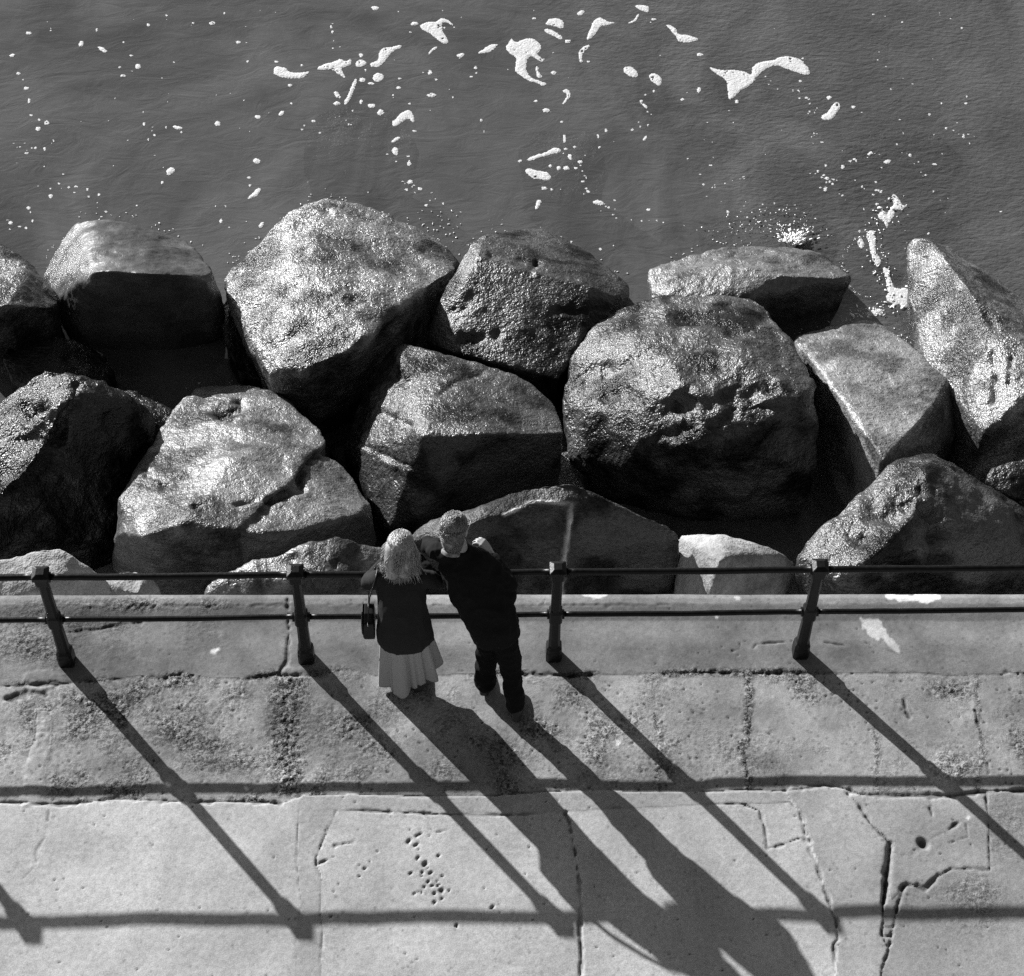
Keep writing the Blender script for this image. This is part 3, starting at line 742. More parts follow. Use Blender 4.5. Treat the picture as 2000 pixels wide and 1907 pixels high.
    white = [[(1716, 1155), (1745, 1168), (1770, 1175), (1800, 1175), (1838, 1172), (1840, 1156)], [(1128, 1154), (1140, 1165), (1170, 1168), (1187, 1163), (1190, 1154)], [(1430, 1158), (1434, 1174), (1448, 1174), (1452, 1158)],
             [(1682, 1204), (1690, 1222), (1700, 1240), (1728, 1252), (1745, 1270), (1757, 1278), (1756, 1262), (1735, 1240), (1722, 1215), (1716, 1204)]]
    for k, poly in enumerate(white):
        poly = np.array(poly) ; D = dist_poly(Q, poly, True); ins = inside(Q, poly)
        sd = np.where(ins, D, -D) + 5 * w2 + 4 * w3 + 3 * w1
        tone = tone + (([.66, .5, .42, .42][k]) - tone) * sstep(-1.5, 1.5, sd)
    for hx, hy, hr in ((1207, 1449, 5), (325, 1532, 4), (331, 1535, 4), (480, 1541, 4), (488, 1549, 3), (1892, 1598, 5), (418, 1272, 6), (425, 1268, 4), (1400, 1203, 3), (422, 1637, 3), (1206, 1452, 4), (1712, 1540, 3)):
        g = np.exp(-(np.hypot(qx - hx + 2 * w3, qy - hy + 2 * w2) / hr) ** 4); tone = tone + (.7 - tone) * g * .9
    tone = tone * (1 - np.clip(dirt, 0, 1) * .8)
    # ---- one object per slab
    V[:, 2] = z
    I = np.arange(nx * ny).reshape(ny, nx)
    cells = np.stack([I[:-1, :-1], I[:-1, 1:], I[1:, 1:], I[1:, :-1]], -1).reshape(-1, 4)
    clab = lab[cells[:, 0]]
    prom = promenade
    names = {13: 'mortar_strip', 16: 'repair_strip'}
    for k in sorted(set(clab.tolist())):
        cc = cells[clab == k]
        used, inv = np.unique(cc, return_inverse=True)
        cc = inv.reshape(-1, 4)
        # boundary edges give the slab its thickness
        E_ = np.concatenate([cc[:, [0, 1]], cc[:, [1, 2]], cc[:, [2, 3]], cc[:, [3, 0]]])
        key = np.sort(E_, 1); key = key[:, 0].astype(np.int64) * 10000000 + key[:, 1]
        _, ui, cnt = np.unique(key, return_index=True, return_counts=True)
        be = E_[ui[cnt == 1]]
        Vs = V[used]
        n0 = len(Vs)
        bv, binv = np.unique(be, return_inverse=True)
        binv = binv.reshape(-1, 2)
        low = Vs[bv].copy(); low[:, 2] = -0.09
        nb = len(bv)
        sk = np.stack([binv[:, 1] + n0 + nb, binv[:, 0] + n0 + nb, binv[:, 0] + n0, binv[:, 1] + n0], -1)
        VV = np.vstack([Vs, low, Vs[bv]]); FF = np.vstack([cc, sk])
        m = bpy.data.meshes.new('slab')
        m.vertices.add(len(VV)); m.vertices.foreach_set('co', VV.astype(np.float32).ravel())
        m.loops.add(len(FF) * 4); m.loops.foreach_set('vertex_index', FF.astype(np.int32).ravel())
        m.polygons.add(len(FF)); m.polygons.foreach_set('loop_start', np.arange(0, len(FF) * 4, 4, dtype=np.int32))
        m.polygons.foreach_set('loop_total', np.full(len(FF), 4, np.int32))
        m.update(calc_edges=True); m.validate()
        set_attr(m, 'tone', np.concatenate([tone[used], tone[used][bv] * 0.6, tone[used][bv]]))
        set_attr(m, 'gravel', np.concatenate([gv[used], gv[used][bv], gv[used][bv]]))
        link(names.get(k, 'slab'), m, M['concrete'], prom)

bm = bmesh.new()
tones = []
for lo, hi, tn in (((-40, -30, -0.6), (40, YB - 0.004, -0.004), .36),                       # pavement on towards the camera
                   ((X0, YB - 0.002, -0.6), (X1, 0.50, -0.075), .2),                         # bedding under the slabs
                   ((-40, YB, -0.6), (X0 - 0.004, -1.112, -0.004), .37), ((-40, -1.106, -0.6), (X0 - 0.004, -0.106, -0.006), .26), ((-40, -0.1, -0.6), (X0 - 0.004, 0.60, -0.004), .165),
                   ((X1 + 0.004, YB, -0.6), (40, -1.212, -0.004), .26), ((X1 + 0.004, -1.206, -0.6), (40, -0.206, -0.006), .26), ((X1 + 0.004, -0.2, -0.6), (40, 0.50, -0.004), .165)):
    box(bm, lo, hi); tones += [tn] * 8
m = bm_mesh('promenade', bm)
set_attr(m, 'tone', np.array(tones)); set_attr(m, 'gravel', np.full(len(tones), .2))
promenade = link('promenade', m, M['concrete'], smooth=False, kind='structure')
paving()
bm = bmesh.new()
box(bm, (-40, 0.0, -4.6), (40, 0.47, -0.61))
link('sea_wall', bm_mesh('sea_wall', bm), M['wall'], smooth=False, label='concrete sea wall carrying the coping above the boulders', cat='wall')

# ------------------------------------------------------------------ railing
H_MID, H_TOP, H_CAP, SP = 0.568, 1.108, 1.178, 1.8
railing = empty('railing', (-3.6, 0, 0), label='dark painted iron railing with two rails along the promenade edge', cat='railing')
def ring_stack(bm, prof, tw=0.0):
    loops = []
    for zz, hw, ch in prof:
        pts = [(hw, -hw + ch), (hw, hw - ch), (hw - ch, hw), (-hw + ch, hw), (-hw, hw - ch), (-hw, -hw + ch), (-hw + ch, -hw), (hw - ch, -hw)]
        loops.append([bm.verts.new((a, b, zz)) for a, b in pts])
    for A, B in zip(loops[:-1], loops[1:]):
        for k in range(8):
            bm.faces.new((A[k], A[(k + 1) % 8], B[(k + 1) % 8], B[k]))
    bm.faces.new(list(reversed(loops[0]))); bm.faces.new(loops[-1])
def tube_x(bm, x0, x1, y, z, r, n=14, seg=1, sag=0):
    loops = []
    for i in range(seg + 1):
        xx = x0 + (x1 - x0) * i / seg
        dz = sag * (1 - (2 * i / seg - 1) ** 2)
        loops.append([bm.verts.new((xx, y + r * math.cos(2 * math.pi * k / n), z - dz + r * math.sin(2 * math.pi * k / n))) for k in range(n)])
    for A, B in zip(loops[:-1], loops[1:]):
        for k in range(n):
            bm.faces.new((A[k], B[k], B[(k + 1) % n], A[(k + 1) % n]))
    bm.faces.new(list(reversed(loops[0]))[::-1]); bm.faces.new(loops[-1])
def post_mesh():
    bm = bmesh.new()
    ring_stack(bm, [(-0.05, .058, .016), (.10, .058, .016), (.118, .056, .018), (.150, .056, .020), (.166, .043, .018), (H_MID - .075, .038, .016), (H_MID - .062, .047, .012), (H_MID + .050, .047, .012), (H_MID + .066, .037, .016), (H_TOP - .075, .035, .015), (H_TOP - .060, .046, .010), (H_TOP + .012, .048, .008)])
    bmesh.ops.recalc_face_normals(bm, faces=bm.faces)
    for zz, r in ((H_MID, .036), (H_TOP, .038)):
        tube_x(bm, -.062, .062, 0, zz, r)
    return bm_mesh('post', bm)
def cap_mesh():
    bm = bmesh.new()
    ring_stack(bm, [(H_TOP + .0125, .050, .008), (H_TOP + .030, .056, .006), (H_CAP - .020, .057, .006), (H_CAP - .004, .029, .003), (H_CAP, .026, .003)])
    return bm_mesh('post_cap', bm)
pm, cm_ = post_mesh(), cap_mesh()
pm.materials.append(M['paint']); cm_.materials.append(M['paint'])
dx = {-2: .0235, -1: -.0202, 1: .0253}
post_x = [i * SP + dx.get(i, 0) for i in range(-4, 4)]
for x_ in post_x:
    o = bpy.data.objects.new('post', pm); col.objects.link(o); o.parent = railing
    o.location = Vector((x_, 0, 0)) - railing.location
    c_ = bpy.data.objects.new('post_cap', cm_); col.objects.link(c_); c_.parent = o
for xa, xb in zip(post_x[:-1], post_x[1:]):
    for nm, zz, r in (('top_rail', H_TOP, .0245), ('lower_rail', H_MID, .0205)):
        bm = bmesh.new()
        tube_x(bm, xa + .055, xb - .055, 0, zz, r, 14, 24, 0.006)
        me = bm_mesh(nm, bm)
        P = verts_of(me).copy(); P[:, 2] += 0.004 * noise3(P, .5, 4); P[:, 1] += 0.0022 * noise3(P, .12, 5); P[:, 2] += 0.0012 * noise3(P, .05, 9); set_verts(me, P)
        link(nm, me, M['rail_paint'], railing)

# ------------------------------------------------------------------ people
def frame_of(fwd, tilt=0.0):
    f = np.asarray(fwd, float); f /= np.linalg.norm(f)
    r = np.cross(f, [0, 0, 1.0]); r /= np.linalg.norm(r)
    u = np.cross(r, f)
    r2 = math.cos(tilt) * r + math.sin(tilt) * u
    return np.array([r2, f, np.cross(r2, f)])

def head(bm, c, fr, s=1.0):
    L = lambda x, y, z: np.asarray(c) + s * (np.array([x, y, z]) @ fr)
    E3 = lambda p, r: ellipsoid(bm, L(*p), np.asarray(r) * s, fr)
    E3((0, -.012, .03), (.075, .097, .088)); E3((0, .022, -.035), (.062, .072, .078)); E3((0, .045, -.085), (.036, .035, .026))
    capsule(bm, L(0, .094, .012), .010 * s, L(0, .116, -.026), .015 * s)
    capsule(bm, L(-.04, .078, .024), .011 * s, L(.04, .078, .024), .011 * s)
    capsule(bm, L(-.018, .091, -.062), .008 * s, L(.018, .091, -.062), .008 * s)
    for sg in (-1, 1):
        E3((sg * .030, .081, .004), (.013, .010, .008)); E3((sg * .042, .062, -.028), (.022, .025, .02))
        E3((sg * .079, -.008, -.008), (.010, .022, .034)); E3((sg * .086, -.018, .002), (.006, .014, .024))
    return L

def hand(bm, wrist, d, n, side, curl=0.6, s=1.0):
    """palm and five bent fingers; d = pointing direction, n = palm normal, side = +1 when the thumb lies along cross(d, n)"""
    d = np.asarray(d, float); d /= np.linalg.norm(d)
    n = np.asarray(n, float); n -= d * (n @ d); n /= np.linalg.norm(n)
    t = np.cross(d, n) * side
    w = np.asarray(wrist, float)
    pts = []
    for a, b, r in ((0, -.024, .015), (0, .024, .015), (.085, -.036, .012), (.088, .036, .012), (.04, -.036, .014), (.04, .036, .014)):
        pts.append(_SPH * r * s + w + s * (d * a + t * b))
    hull(bm, np.vstack(pts))
    for b, ln, k in ((.033, .070, 0), (.011, .080, 1), (-.011, .074, 2), (-.032, .056, 3)):
        p = w + s * (d * .085 + t * b); a = curl * .5; r = .0095
        for j, fr_ in enumerate((.45, .32, .26)):
            q = p + s * ln * fr_ * (d * math.cos(a) + n * math.sin(a)) + t * (b * .06)
            capsule(bm, p, r * s, q, (r - .0012) * s); p = q; r -= .0012; a += curl
    p = w + s * (d * .02 + t * .03); q = p + s * .045 * (d * .72 + t * .6 + n * .3); capsule(bm, p, .0125 * s, q, .0105 * s)
    capsule(bm, q, .0105 * s, q + s * .036 * (d * .93 + t * .1 + n * .4), .009 * s)

def strands(bm_out, paths, r0=.0022, r1=.0008):
    V, Fc = [], []
    for pth in paths:
        pth = np.asarray(pth); n = len(pth)
        base = len(V)
        for i, p in enumerate(pth):
            d = pth[min(i + 1, n - 1)] - pth[max(i - 1, 0)]
            d = d / (np.linalg.norm(d) + 1e-9)
            a = np.cross(d, [.3, .5, .81]); a /= np.linalg.norm(a) + 1e-9; b = np.cross(d, a)
            r = r0 + (r1 - r0) * i / (n - 1)
            for k in range(3):
                th = 2.094 * k
                V.append(p + r * (math.cos(th) * a + math.sin(th) * b))
        for i in range(n - 1):
            for k in range(3):
                Fc.append((base + i * 3 + k, base + i * 3 + (k + 1) % 3, base + i * 3 + 3 + (k + 1) % 3, base + i * 3 + 3 + k))
        Fc.append((base, base + 2, base + 1)); e = base + 3 * (n - 1); Fc.append((e, e + 1, e + 2))
    return V, Fc

def with_strands(name, core, paths, r0, r1):
    V0 = verts_of(core)
    F0 = [tuple(p.vertices) for p in core.polygons]
    V, Fc = strands(None, paths, r0, r1)
    n = len(V0)
    return pydata(name, list(V0) + V, F0 + [tuple(i + n for i in f) for f in Fc])

def cloth(name, bm, voxel, sm, mat, parent, seed, folds=.008, stretch=(1, 1, .35), scale=.09):
    m = fuse(name, bm, voxel, sm)
    P = verts_of(m); N = normals_of(m)
    d = ridged(P * np.array(stretch, np.float32), scale, 2, seed) * folds + fbm(P, .05, 2, seed + 4) * folds * .35
    set_verts(m, P + N * d[:, None])
    return link(name, m, mat, parent)

def shoe(name, heel, toe, mat, parent, up=0.0):
    bm = bmesh.new()
    heel = np.asarray(heel, float); toe = np.asarray(toe, float); d = (toe - heel); d /= np.linalg.norm(d)
    s = np.cross(d, [0, 0, 1.0])
    pts = []
    for t_, w_, h_, zz in ((0, .026, .026, .028), (.06, .03, .028, .03), (.15, .036, .022, .024), (.2, .034, .018, .02), (.24, .022, .016, .017)):
        for sg in (-1, 1):
            pts.append(_SPH * h_ + heel + d * t_ + s * sg * (w_ - h_ * .6) + np.array([0, 0, zz]))
    hull(bm, np.vstack(pts))
    hull(bm, np.vstack([_SPH * .036 + heel + d * .03 + [0, 0, .07], _SPH * .034 + heel + d * .06 + [0, 0, .045], _SPH * .034 + heel + d * .01 + [0, 0, .04]]))
    return link(name, fuse(name, bm, .006, 3), mat, parent)

# ---- the man: black jacket, leaning well over to the left
mc = np.array([-0.712, .095, 1.512]); mfr = frame_of((.34, .86, -.34), 0.10)
bm = bmesh.new()
ml = head(bm, mc, mfr, 1.07)
chain(bm, [((-.672, .0, 1.34), .060), ((-.690, .04, 1.42), .056), (ml(0, -.015, -.01), .058)])
chain(bm, [((-.45, -.29, .90), .10), ((-.56, -.14, 1.12), .10), ((-.65, -.015, 1.25), .075)])
chain(bm, [((-.49, -.28, .88), .07), ((-.48, -.225, .48), .05), ((-.505, -.275, .09), .036)])
chain(bm, [((-.39, -.30, .88), .07), ((-.325, -.37, .48), .05), ((-.288, -.47, .09), .036)])
chain(bm, [((-.84, .04, 1.31), .05), ((-.90, .20, 1.175), .04), ((-.74, .16, 1.178), .028)])
chain(bm, [((-.50, -.03, 1.28), .05), ((-.335, -.10, 1.135), .04), ((-.47, .085, 1.225), .028)])
hand(bm, (-.735, .158, 1.178), (.62, -.75, -.12), (0, 0, -1), 1, .35, .95)
hand(bm, (-.473, .088, 1.228), (-.55, .45, .62), (-.7, .1, -.65), 1, .75, 1.0)
pm_ = fuse('person', bm, .0065, 2)
man = link('person', pm_, M['skin'], label='grey-haired person in black jacket and dark trousers, leaning over the railing to the left', cat='person')
# jacket
bm = bmesh.new()
rm = (1, -.12, .03)
loft(bm, [((-.425, -.315, .775), .160, .128), ((-.445, -.295, .86), .172, .135), ((-.49, -.235, .98), .182, .135), ((-.57, -.125, 1.13), .198, .132), ((-.632, -.045, 1.235), .200, .122), ((-.662, -.003, 1.305), .175, .092), ((-.675, .008, 1.345), .10, .075), ((-.682, .016, 1.375), .072, .066)], rm)
chain(bm, [((-.845, .045, 1.315), .068), ((-.895, .19, 1.178), .056), ((-.77, .175, 1.178), .042)])
chain(bm, [((-.51, -.03, 1.285), .068), ((-.345, -.115, 1.13), .060), ((-.45, .055, 1.205), .044)])
capsule(bm, (-.67, .0, 1.315), .085, (-.845, .04, 1.315), .068); capsule(bm, (-.66, -.01, 1.30), .085, (-.52, -.03, 1.285), .066)
capsule(bm, (-.345, -.17, .98), .03, (-.335, -.16, 1.08), .045)
cloth('jacket', bm, .009, 4, M['black_cloth'], man, 3, .015)
# vent of the jacket lifted at its left hem
bm = bmesh.new()
hull(bm, [(-.585, -.30, .86), (-.55, -.34, .86), (-.575, -.31, .735), (-.60, -.28, .745), (-.59, -.255, .86), (-.56, -.29, .85)])
link('jacket_hem', fuse('jacket_hem', bm, .008, 3), M['black_cloth'], man)
bm = bmesh.new()
loft(bm, [((-.44, -.30, .74), .140, .118), ((-.445, -.298, .84), .148, .125), ((-.46, -.275, .92), .14, .12)], rm)
chain(bm, [((-.49, -.285, .84), .094), ((-.485, -.22, .50), .080), ((-.50, -.235, .30), .074), ((-.51, -.275, .10), .076)])
chain(bm, [((-.385, -.305, .84), .094), ((-.33, -.365, .49), .074), ((-.305, -.43, .25), .066), ((-.292, -.47, .105), .064)])
cloth('trousers', bm, .009, 4, M['trouser'], man, 6, .014, (1, 1, 1.6), .12)
shoe('shoe', (-.287, -.545, .004), (-.25, -.30, .004), M['shoe'], man)
shoe('shoe', (-.515, -.325, .004), (-.51, -.09, .004), M['shoe'], man)
bm = bmesh.new()
loft(bm, [(ml(0, -.05, -.165), .074, .068), (ml(0, -.047, -.15), .073, .067), (ml(0, -.044, -.138), .069, .065)], mfr[0])
link('shirt_collar', fuse('shirt_collar', bm, .006, 2), M['shirt'], man)
# short combed grey hair
bm = bmesh.new()
ellipsoid(bm, ml(0, -.020, .040), (.090, .107, .096), mfr); ellipsoid(bm, ml(0, -.052, -.06), (.076, .062, .088), mfr)
capsule(bm, ml(0, -.058, -.055), .064, ml(0, -.048, -.105), .054)
core = fuse('hair', bm, .008, 3)
paths = []
for k in range(1500):
    th = random.uniform(0, 2 * math.pi); ph = math.acos(random.uniform(-.85, 1))
    dv = np.array([math.sin(ph) * math.cos(th), math.sin(ph) * math.sin(th), math.cos(ph)])
    if dv[1] > .55 and dv[2] < .45: continue
    if abs(dv[0]) > .72 and dv[2] < -.05 and dv[1] > -.2: continue
    comb = np.array([.55 * dv[0] + .25, -.75, -.75 + .3 * dv[2]])
    pth = []
    p = dv.copy()
    for i in range(6):
        q = np.array([p[0] * .087, -.024 + p[1] * .102, .034 + p[2] * .096]) * (1.0 + .02 * i / 5)
        if p[2] < 0: q[1] -= .012; q[0] *= (1 + .1 * p[2])
        pth.append(ml(*(q + np.random.default_rng(k * 7 + i).normal(0, .0013, 3))))
        c2 = comb - p * (comb @ p); p = p + .10 * c2; p /= np.linalg.norm(p)
    paths.append(pth)
for k in range(1000):                                            # nape
    rg = np.random.default_rng(5000 + k)
    a = rg.uniform(math.pi * .95, math.pi * 2.05); z0 = rg.uniform(-.11, .045)
    pth = []
    for i in range(5):
        zz = z0 - .009 * i
        rr = .078 - .26 * max(0, -zz - .045) + rg.normal(0, .0012)
        pth.append(ml(rr * math.cos(a) * .98 + .002 * i, -.048 + rr * math.sin(a) * .86, zz))
    paths.append(pth)
link('hair', with_strands('hair', core, paths, .0026, .0012), M['grey_hair'], man)
# spectacles
bm = bmesh.new()
for sg in (-1, 1):
    chain(bm, [(ml(sg * .088, -.015, .010), .0030), (ml(sg * .083, .05, .014), .0026), (ml(sg * .072, .098, .012), .003)])
    ring = [ml(sg * .034 + .026 * math.cos(a), .106 - abs(.012 * math.cos(a)) * 0, .002 + .020 * math.sin(a)) for a in np.linspace(0, 2 * math.pi, 13)]
    chain(bm, [(p, .0026) for p in ring])
chain(bm, [(ml(-.009, .107, .006), .0026), (ml(.009, .107, .006), .0026)])
link('spectacles', bm_mesh('spectacles', bm), M['metal'], man)

# ---- the woman: fair hair, dark cardigan, long pale skirt
wc = np.array([-1.080, .020, 1.418]); wfr = frame_of((.18, .9, -.38), 0.03)
bm = bmesh.new()
wl = head(bm, wc, wfr, .97)
chain(bm, [((-1.085, -.06, 1.26), .05), ((-1.083, -.02, 1.35), .047), (wl(0, -.015, -.01), .05)])
chain(bm, [((-1.085, -.27, .82), .12), ((-1.085, -.22, .98), .105), ((-1.085, -.09, 1.2), .10)])
chain(bm, [((-1.14, -.27, .8), .07), ((-1.145, -.27, .45), .05), ((-1.15, -.27, .08), .034)])
chain(bm, [((-1.03, -.26, .8), .07), ((-1.01, -.25, .45), .05), ((-1.0, -.25, .08), .034)])
chain(bm, [((-1.235, -.10, 1.20), .042), ((-1.318, -.05, 1.09), .034), ((-1.16, .12, 1.165), .024)])
chain(bm, [((-.935, -.10, 1.20), .042), ((-.845, -.05, 1.09), .034), ((-.99, .12, 1.165), .024)])
hand(bm, (-1.155, .125, 1.168), (.9, .3, -.1), (0, .1, -1), -1, .3, .88)
hand(bm, (-.995, .125, 1.168), (-.9, .3, -.05), (0, .1, -1), 1, .3, .88)
woman = link('person', fuse('person', bm, .0065, 2), M['skin'], label='person with long fair hair in dark cardigan and long pale skirt at the railing', cat='person')
bm = bmesh.new()
loft(bm, [((-1.065, -.285, .715), .198, .150), ((-1.07, -.278, .78), .196, .150), ((-1.077, -.255, .88), .186, .142), ((-1.083, -.215, .99), .172, .130), ((-1.085, -.14, 1.11), .172, .126), ((-1.085, -.095, 1.19), .172, .112), ((-1.085, -.068, 1.245), .145, .088), ((-1.085, -.052, 1.285), .07, .06)], (1, 0, 0))
chain(bm, [((-1.235, -.10, 1.195), .064), ((-1.315, -.055, 1.09), .054), ((-1.19, .09, 1.165), .036)])
chain(bm, [((-.935, -.10, 1.195), .064), ((-.85, -.055, 1.09), .054), ((-.965, .09, 1.165), .036)])
cloth('cardigan', bm, .009, 4, M['cardigan'], woman, 13, .008)
# skirt with uneven hem and deep folds
rows, nseg = 26, 120
V, Fc = [], []
for layer in (0, 1):
    for i in range(rows):
        t = i / (rows - 1)
        for k in range(nseg):
            a = 2 * math.pi * k / nseg
            ca, sa = math.cos(a), math.sin(a)                 # ca: right, sa: away from the camera
            hem = .04 + .20 * (0.5 + 0.5 * ca) ** 1.6 + .05 * max(0, sa) + .012 * math.sin(5 * a + 1)
            zz = .93 + (hem - .93) * t
            r = (.155 + .045 * t)
            fold = t ** .7 * (.026 * math.sin(6 * a + .9 * math.sin(2 * a)) + .013 * math.sin(11 * a + 2) - .05 * math.exp(-((a - 4.78) / .07) ** 2) - .06 * math.exp(-((a - 5.5) / .07) ** 2) - .035 * math.exp(-((a - 4.0) / .06) ** 2) - .03 * math.exp(-((a - 5.1) / .05) ** 2))
            rr = r + fold + .03 * t * max(0, ca) * max(0, math.cos(a - .35)) - layer * .006
            V.append((-1.075 + rr * 1.0 * ca + .02 * t, -.262 + .045 * t + rr * .78 * sa, zz))
n1 = rows * nseg
for layer in (0, 1):
    for i in range(rows - 1):
        for k in range(nseg):
            q = (layer * n1 + i * nseg + k, layer * n1 + i * nseg + (k + 1) % nseg, layer * n1 + (i + 1) * nseg + (k + 1) % nseg, layer * n1 + (i + 1) * nseg + k)
            Fc.append(q[::-1] if layer == 0 else q)
for k in range(nseg):
    a0 = (rows - 1) * nseg + k; a1 = (rows - 1) * nseg + (k + 1) % nseg
    Fc.append((a0, a1, a1 + n1, a0 + n1))
link('skirt', pydata('skirt', V, Fc), M['skirt'], woman)
shoe('shoe', (-1.15, -.315, .004), (-1.145, -.09, .004), M['shoe'], woman)
shoe('shoe', (-1.00, -.285, .004), (-.985, -.06, .004), M['shoe'], woman)
# long hair
bm = bmesh.new()
ellipsoid(bm, wl(0, -.022, .035), (.088, .104, .094), wfr)
chain(bm, [(wl(-.03, -.055, .0), .075), (wl(-.035, -.085, -.10), .066), (wl(-.035, -.11, -.17), .045)])
chain(bm, [(wl(.035, -.05, .0), .07), (wl(.04, -.08, -.09), .062), (wl(.045, -.105, -.15), .045)])
core = fuse('hair', bm, .008, 4)
paths = []
for k in range(1500):
    rg = np.random.default_rng(900 + k)
    th = rg.uniform(0, 2 * math.pi); ph = math.acos(rg.uniform(-.1, 1))
    dv = np.array([math.sin(ph) * math.cos(th), math.sin(ph) * math.sin(th), math.cos(ph)])
    if dv[1] > .5 and dv[2] < .6: continue
    p = dv.copy(); pth = []
    wav = rg.uniform(0, 6.28)
    ln = rg.uniform(.09, .19); amp_ = rg.choice([.003, .004, .006, .010])
    pos = None
    for i in range(12):
        if p[2] > -.12 and i < 6:
            q = np.array([p[0] * .091, -.022 + p[1] * .107, .035 + p[2] * .097])
            pth.append(wl(*(q + rg.normal(0, .0012, 3))))
            c2 = np.array([.35 * p[0], -.55, -1.0]); c2 = c2 - p * (c2 @ p); p = p + .22 * c2; p /= np.linalg.norm(p)
            pos = pth[-1]
        else:
            pos = pos + np.array([amp_ * math.sin(wav + i * .8) + amp_ * .6 * dv[0], -.010 + amp_ * math.cos(wav + i), -ln / 6.5])
            pth.append(pos)
    paths.append(pth)
link('hair', with_strands('hair', core, paths, .0028, .0012), M['blonde'], woman)

# ---- shoulder bag
bag = empty('shoulder_bag', (-1.31, -.235, .77), label='black leather shoulder bag hanging at the hip of the fair-haired person', cat='bag')
bm = bmesh.new()
hull(bm, [(-1.36 + a * .085, -.325 + b * .19, .755 + c * .2) for a in (0.06, .94) for b in (0.04, .96) for c in (0, 1)] + [(-1.36 + a * .085, -.325 + b * .19, .79 + c * .12) for a in (0, 1) for b in (0, 1) for c in (0, 1)])
link('bag_body', fuse('bag_body', bm, .008, 3), M['leather'], bag)
bm = bmesh.new()
hull(bm, [(-1.367 + a * .012, -.33 + b * .20, .84 + c * .122) for a in (0, 1) for b in (0, 1) for c in (0, 1)])
link('flap', fuse('flap', bm, .006, 2), M['leather'], bag)
def strap(pts, w, t):
    V, Fc = [], []
    pts = [np.asarray(p, float) for p in pts]
    for i, p in enumerate(pts):
        d = pts[min(i + 1, len(pts) - 1)] - pts[max(i - 1, 0)]; d /= np.linalg.norm(d)
        s = np.array([0, 1, 0]) - d * d[1]; s /= np.linalg.norm(s); n = np.cross(d, s)
        for a, b in ((-1, -1), (1, -1), (1, 1), (-1, 1)):
            V.append(p + s * a * w + n * b * t)
    for i in range(len(pts) - 1):
        for k in range(4):
            Fc.append((i * 4 + k, i * 4 + (k + 1) % 4, i * 4 + 4 + (k + 1) % 4, i * 4 + 4 + k))
    Fc += [(3, 2, 1, 0), tuple(len(V) - 4 + k for k in range(4))]
    return pydata('strap', V, Fc)
link('strap', strap([(-1.32, -.315, .94), (-1.315, -.285, 1.03), (-1.300, -.21, 1.14), (-1.268, -.155, 1.225), (-1.245, -.09, 1.275), (-1.25, -.03, 1.255), (-1.285, -.04, 1.17), (-1.315, -.1, 1.04), (-1.32, -.16, .94)], .014, .003), M['leather'], bag)
for yy_ in (-.315, -.16):
    bm = bmesh.new()
    chain(bm, [((-1.32, yy_ + .014 * math.cos(a), .95 + .014 * math.sin(a)), .003) for a in np.linspace(0, 2 * math.pi, 9)])
    link('buckle', bm_mesh('buckle', bm), M['metal'], bag)

# ------------------------------------------------------------------ foam and spray
def chaikin(P, n=2):
    P = np.asarray(P, float)
    for _ in range(n):
        Q = np.roll(P, -1, 0)
        P = np.stack([.75 * P + .25 * Q, .25 * P + .75 * Q], 1).reshape(-1, 2)
    return P
Z1 = [[(1045, 270), (1060, 255), (1095, 258), (1115, 280), (1150, 280), (1200, 270), (1165, 305), (1120, 303), (1085, 300), (1055, 290)],
      [(1212, 270), (1240, 248), (1280, 240), (1310, 225), (1325, 240), (1350, 222), (1355, 245), (1325, 260), (1308, 262), (1330, 300), (1315, 300), (1280, 265), (1240, 270)],
      [(1365, 240), (1385, 228), (1410, 240), (1400, 258), (1370, 260)],
      [(1420, 245), (1450, 235), (1455, 205), (1475, 185), (1510, 180), (1545, 172), (1540, 185), (1500, 205), (1490, 225), (1465, 258), (1430, 260)],
      [(1432, 295), (1455, 278), (1482, 295), (1460, 318), (1435, 312)], [(1335, 370), (1350, 340), (1365, 300), (1372, 305), (1360, 350), (1345, 390), (1325, 408), (1320, 398)],
      [(1280, 352), (1300, 355), (1315, 378), (1295, 378)],
      [(1610, 100), (1640, 85), (1680, 85), (1700, 65), (1735, 85), (1745, 103), (1715, 85), (1695, 95), (1700, 120), (1722, 150), (1722, 170), (1700, 168), (1660, 135), (1625, 115)],
      [(1575, 95), (1590, 83), (1612, 90), (1595, 102)], [(1828, 210), (1860, 185), (1895, 168), (1922, 170), (1895, 195), (1860, 208)], [(1752, 210), (1785, 202), (1780, 222), (1757, 222)],
      [(1640, 210), (1665, 180), (1688, 180), (1665, 198), (1650, 215)], [(1502, 465), (1520, 460), (1545, 430), (1575, 422), (1592, 440), (1595, 470), (1580, 470), (1570, 455), (1545, 470), (1525, 490), (1508, 485)],
      [(1500, 545), (1520, 525), (1545, 525), (1535, 540), (1510, 552)], [(1505, 580), (1515, 563), (1530, 575), (1530, 598), (1515, 595)], [(948, 768), (975, 740), (1000, 720), (1000, 745), (975, 762)],
      [(637, 660), (650, 642), (672, 650), (668, 665), (645, 678)], [(968, 620), (985, 606), (1008, 620), (990, 636)], [(370, 180), (390, 180), (418, 195), (405, 206), (385, 198)], [(1427, 26), (1457, 26), (1455, 40), (1432, 40)],
      [(660, 485), (680, 483), (706, 492), (700, 500), (675, 500)], [(1068, 450), (1075, 430), (1095, 425), (1090, 445)], [(990, 870), (1005, 855), (1018, 855), (1012, 875), (998, 880)], [(1640, 370), (1660, 358), (1680, 365), (1665, 375)]]
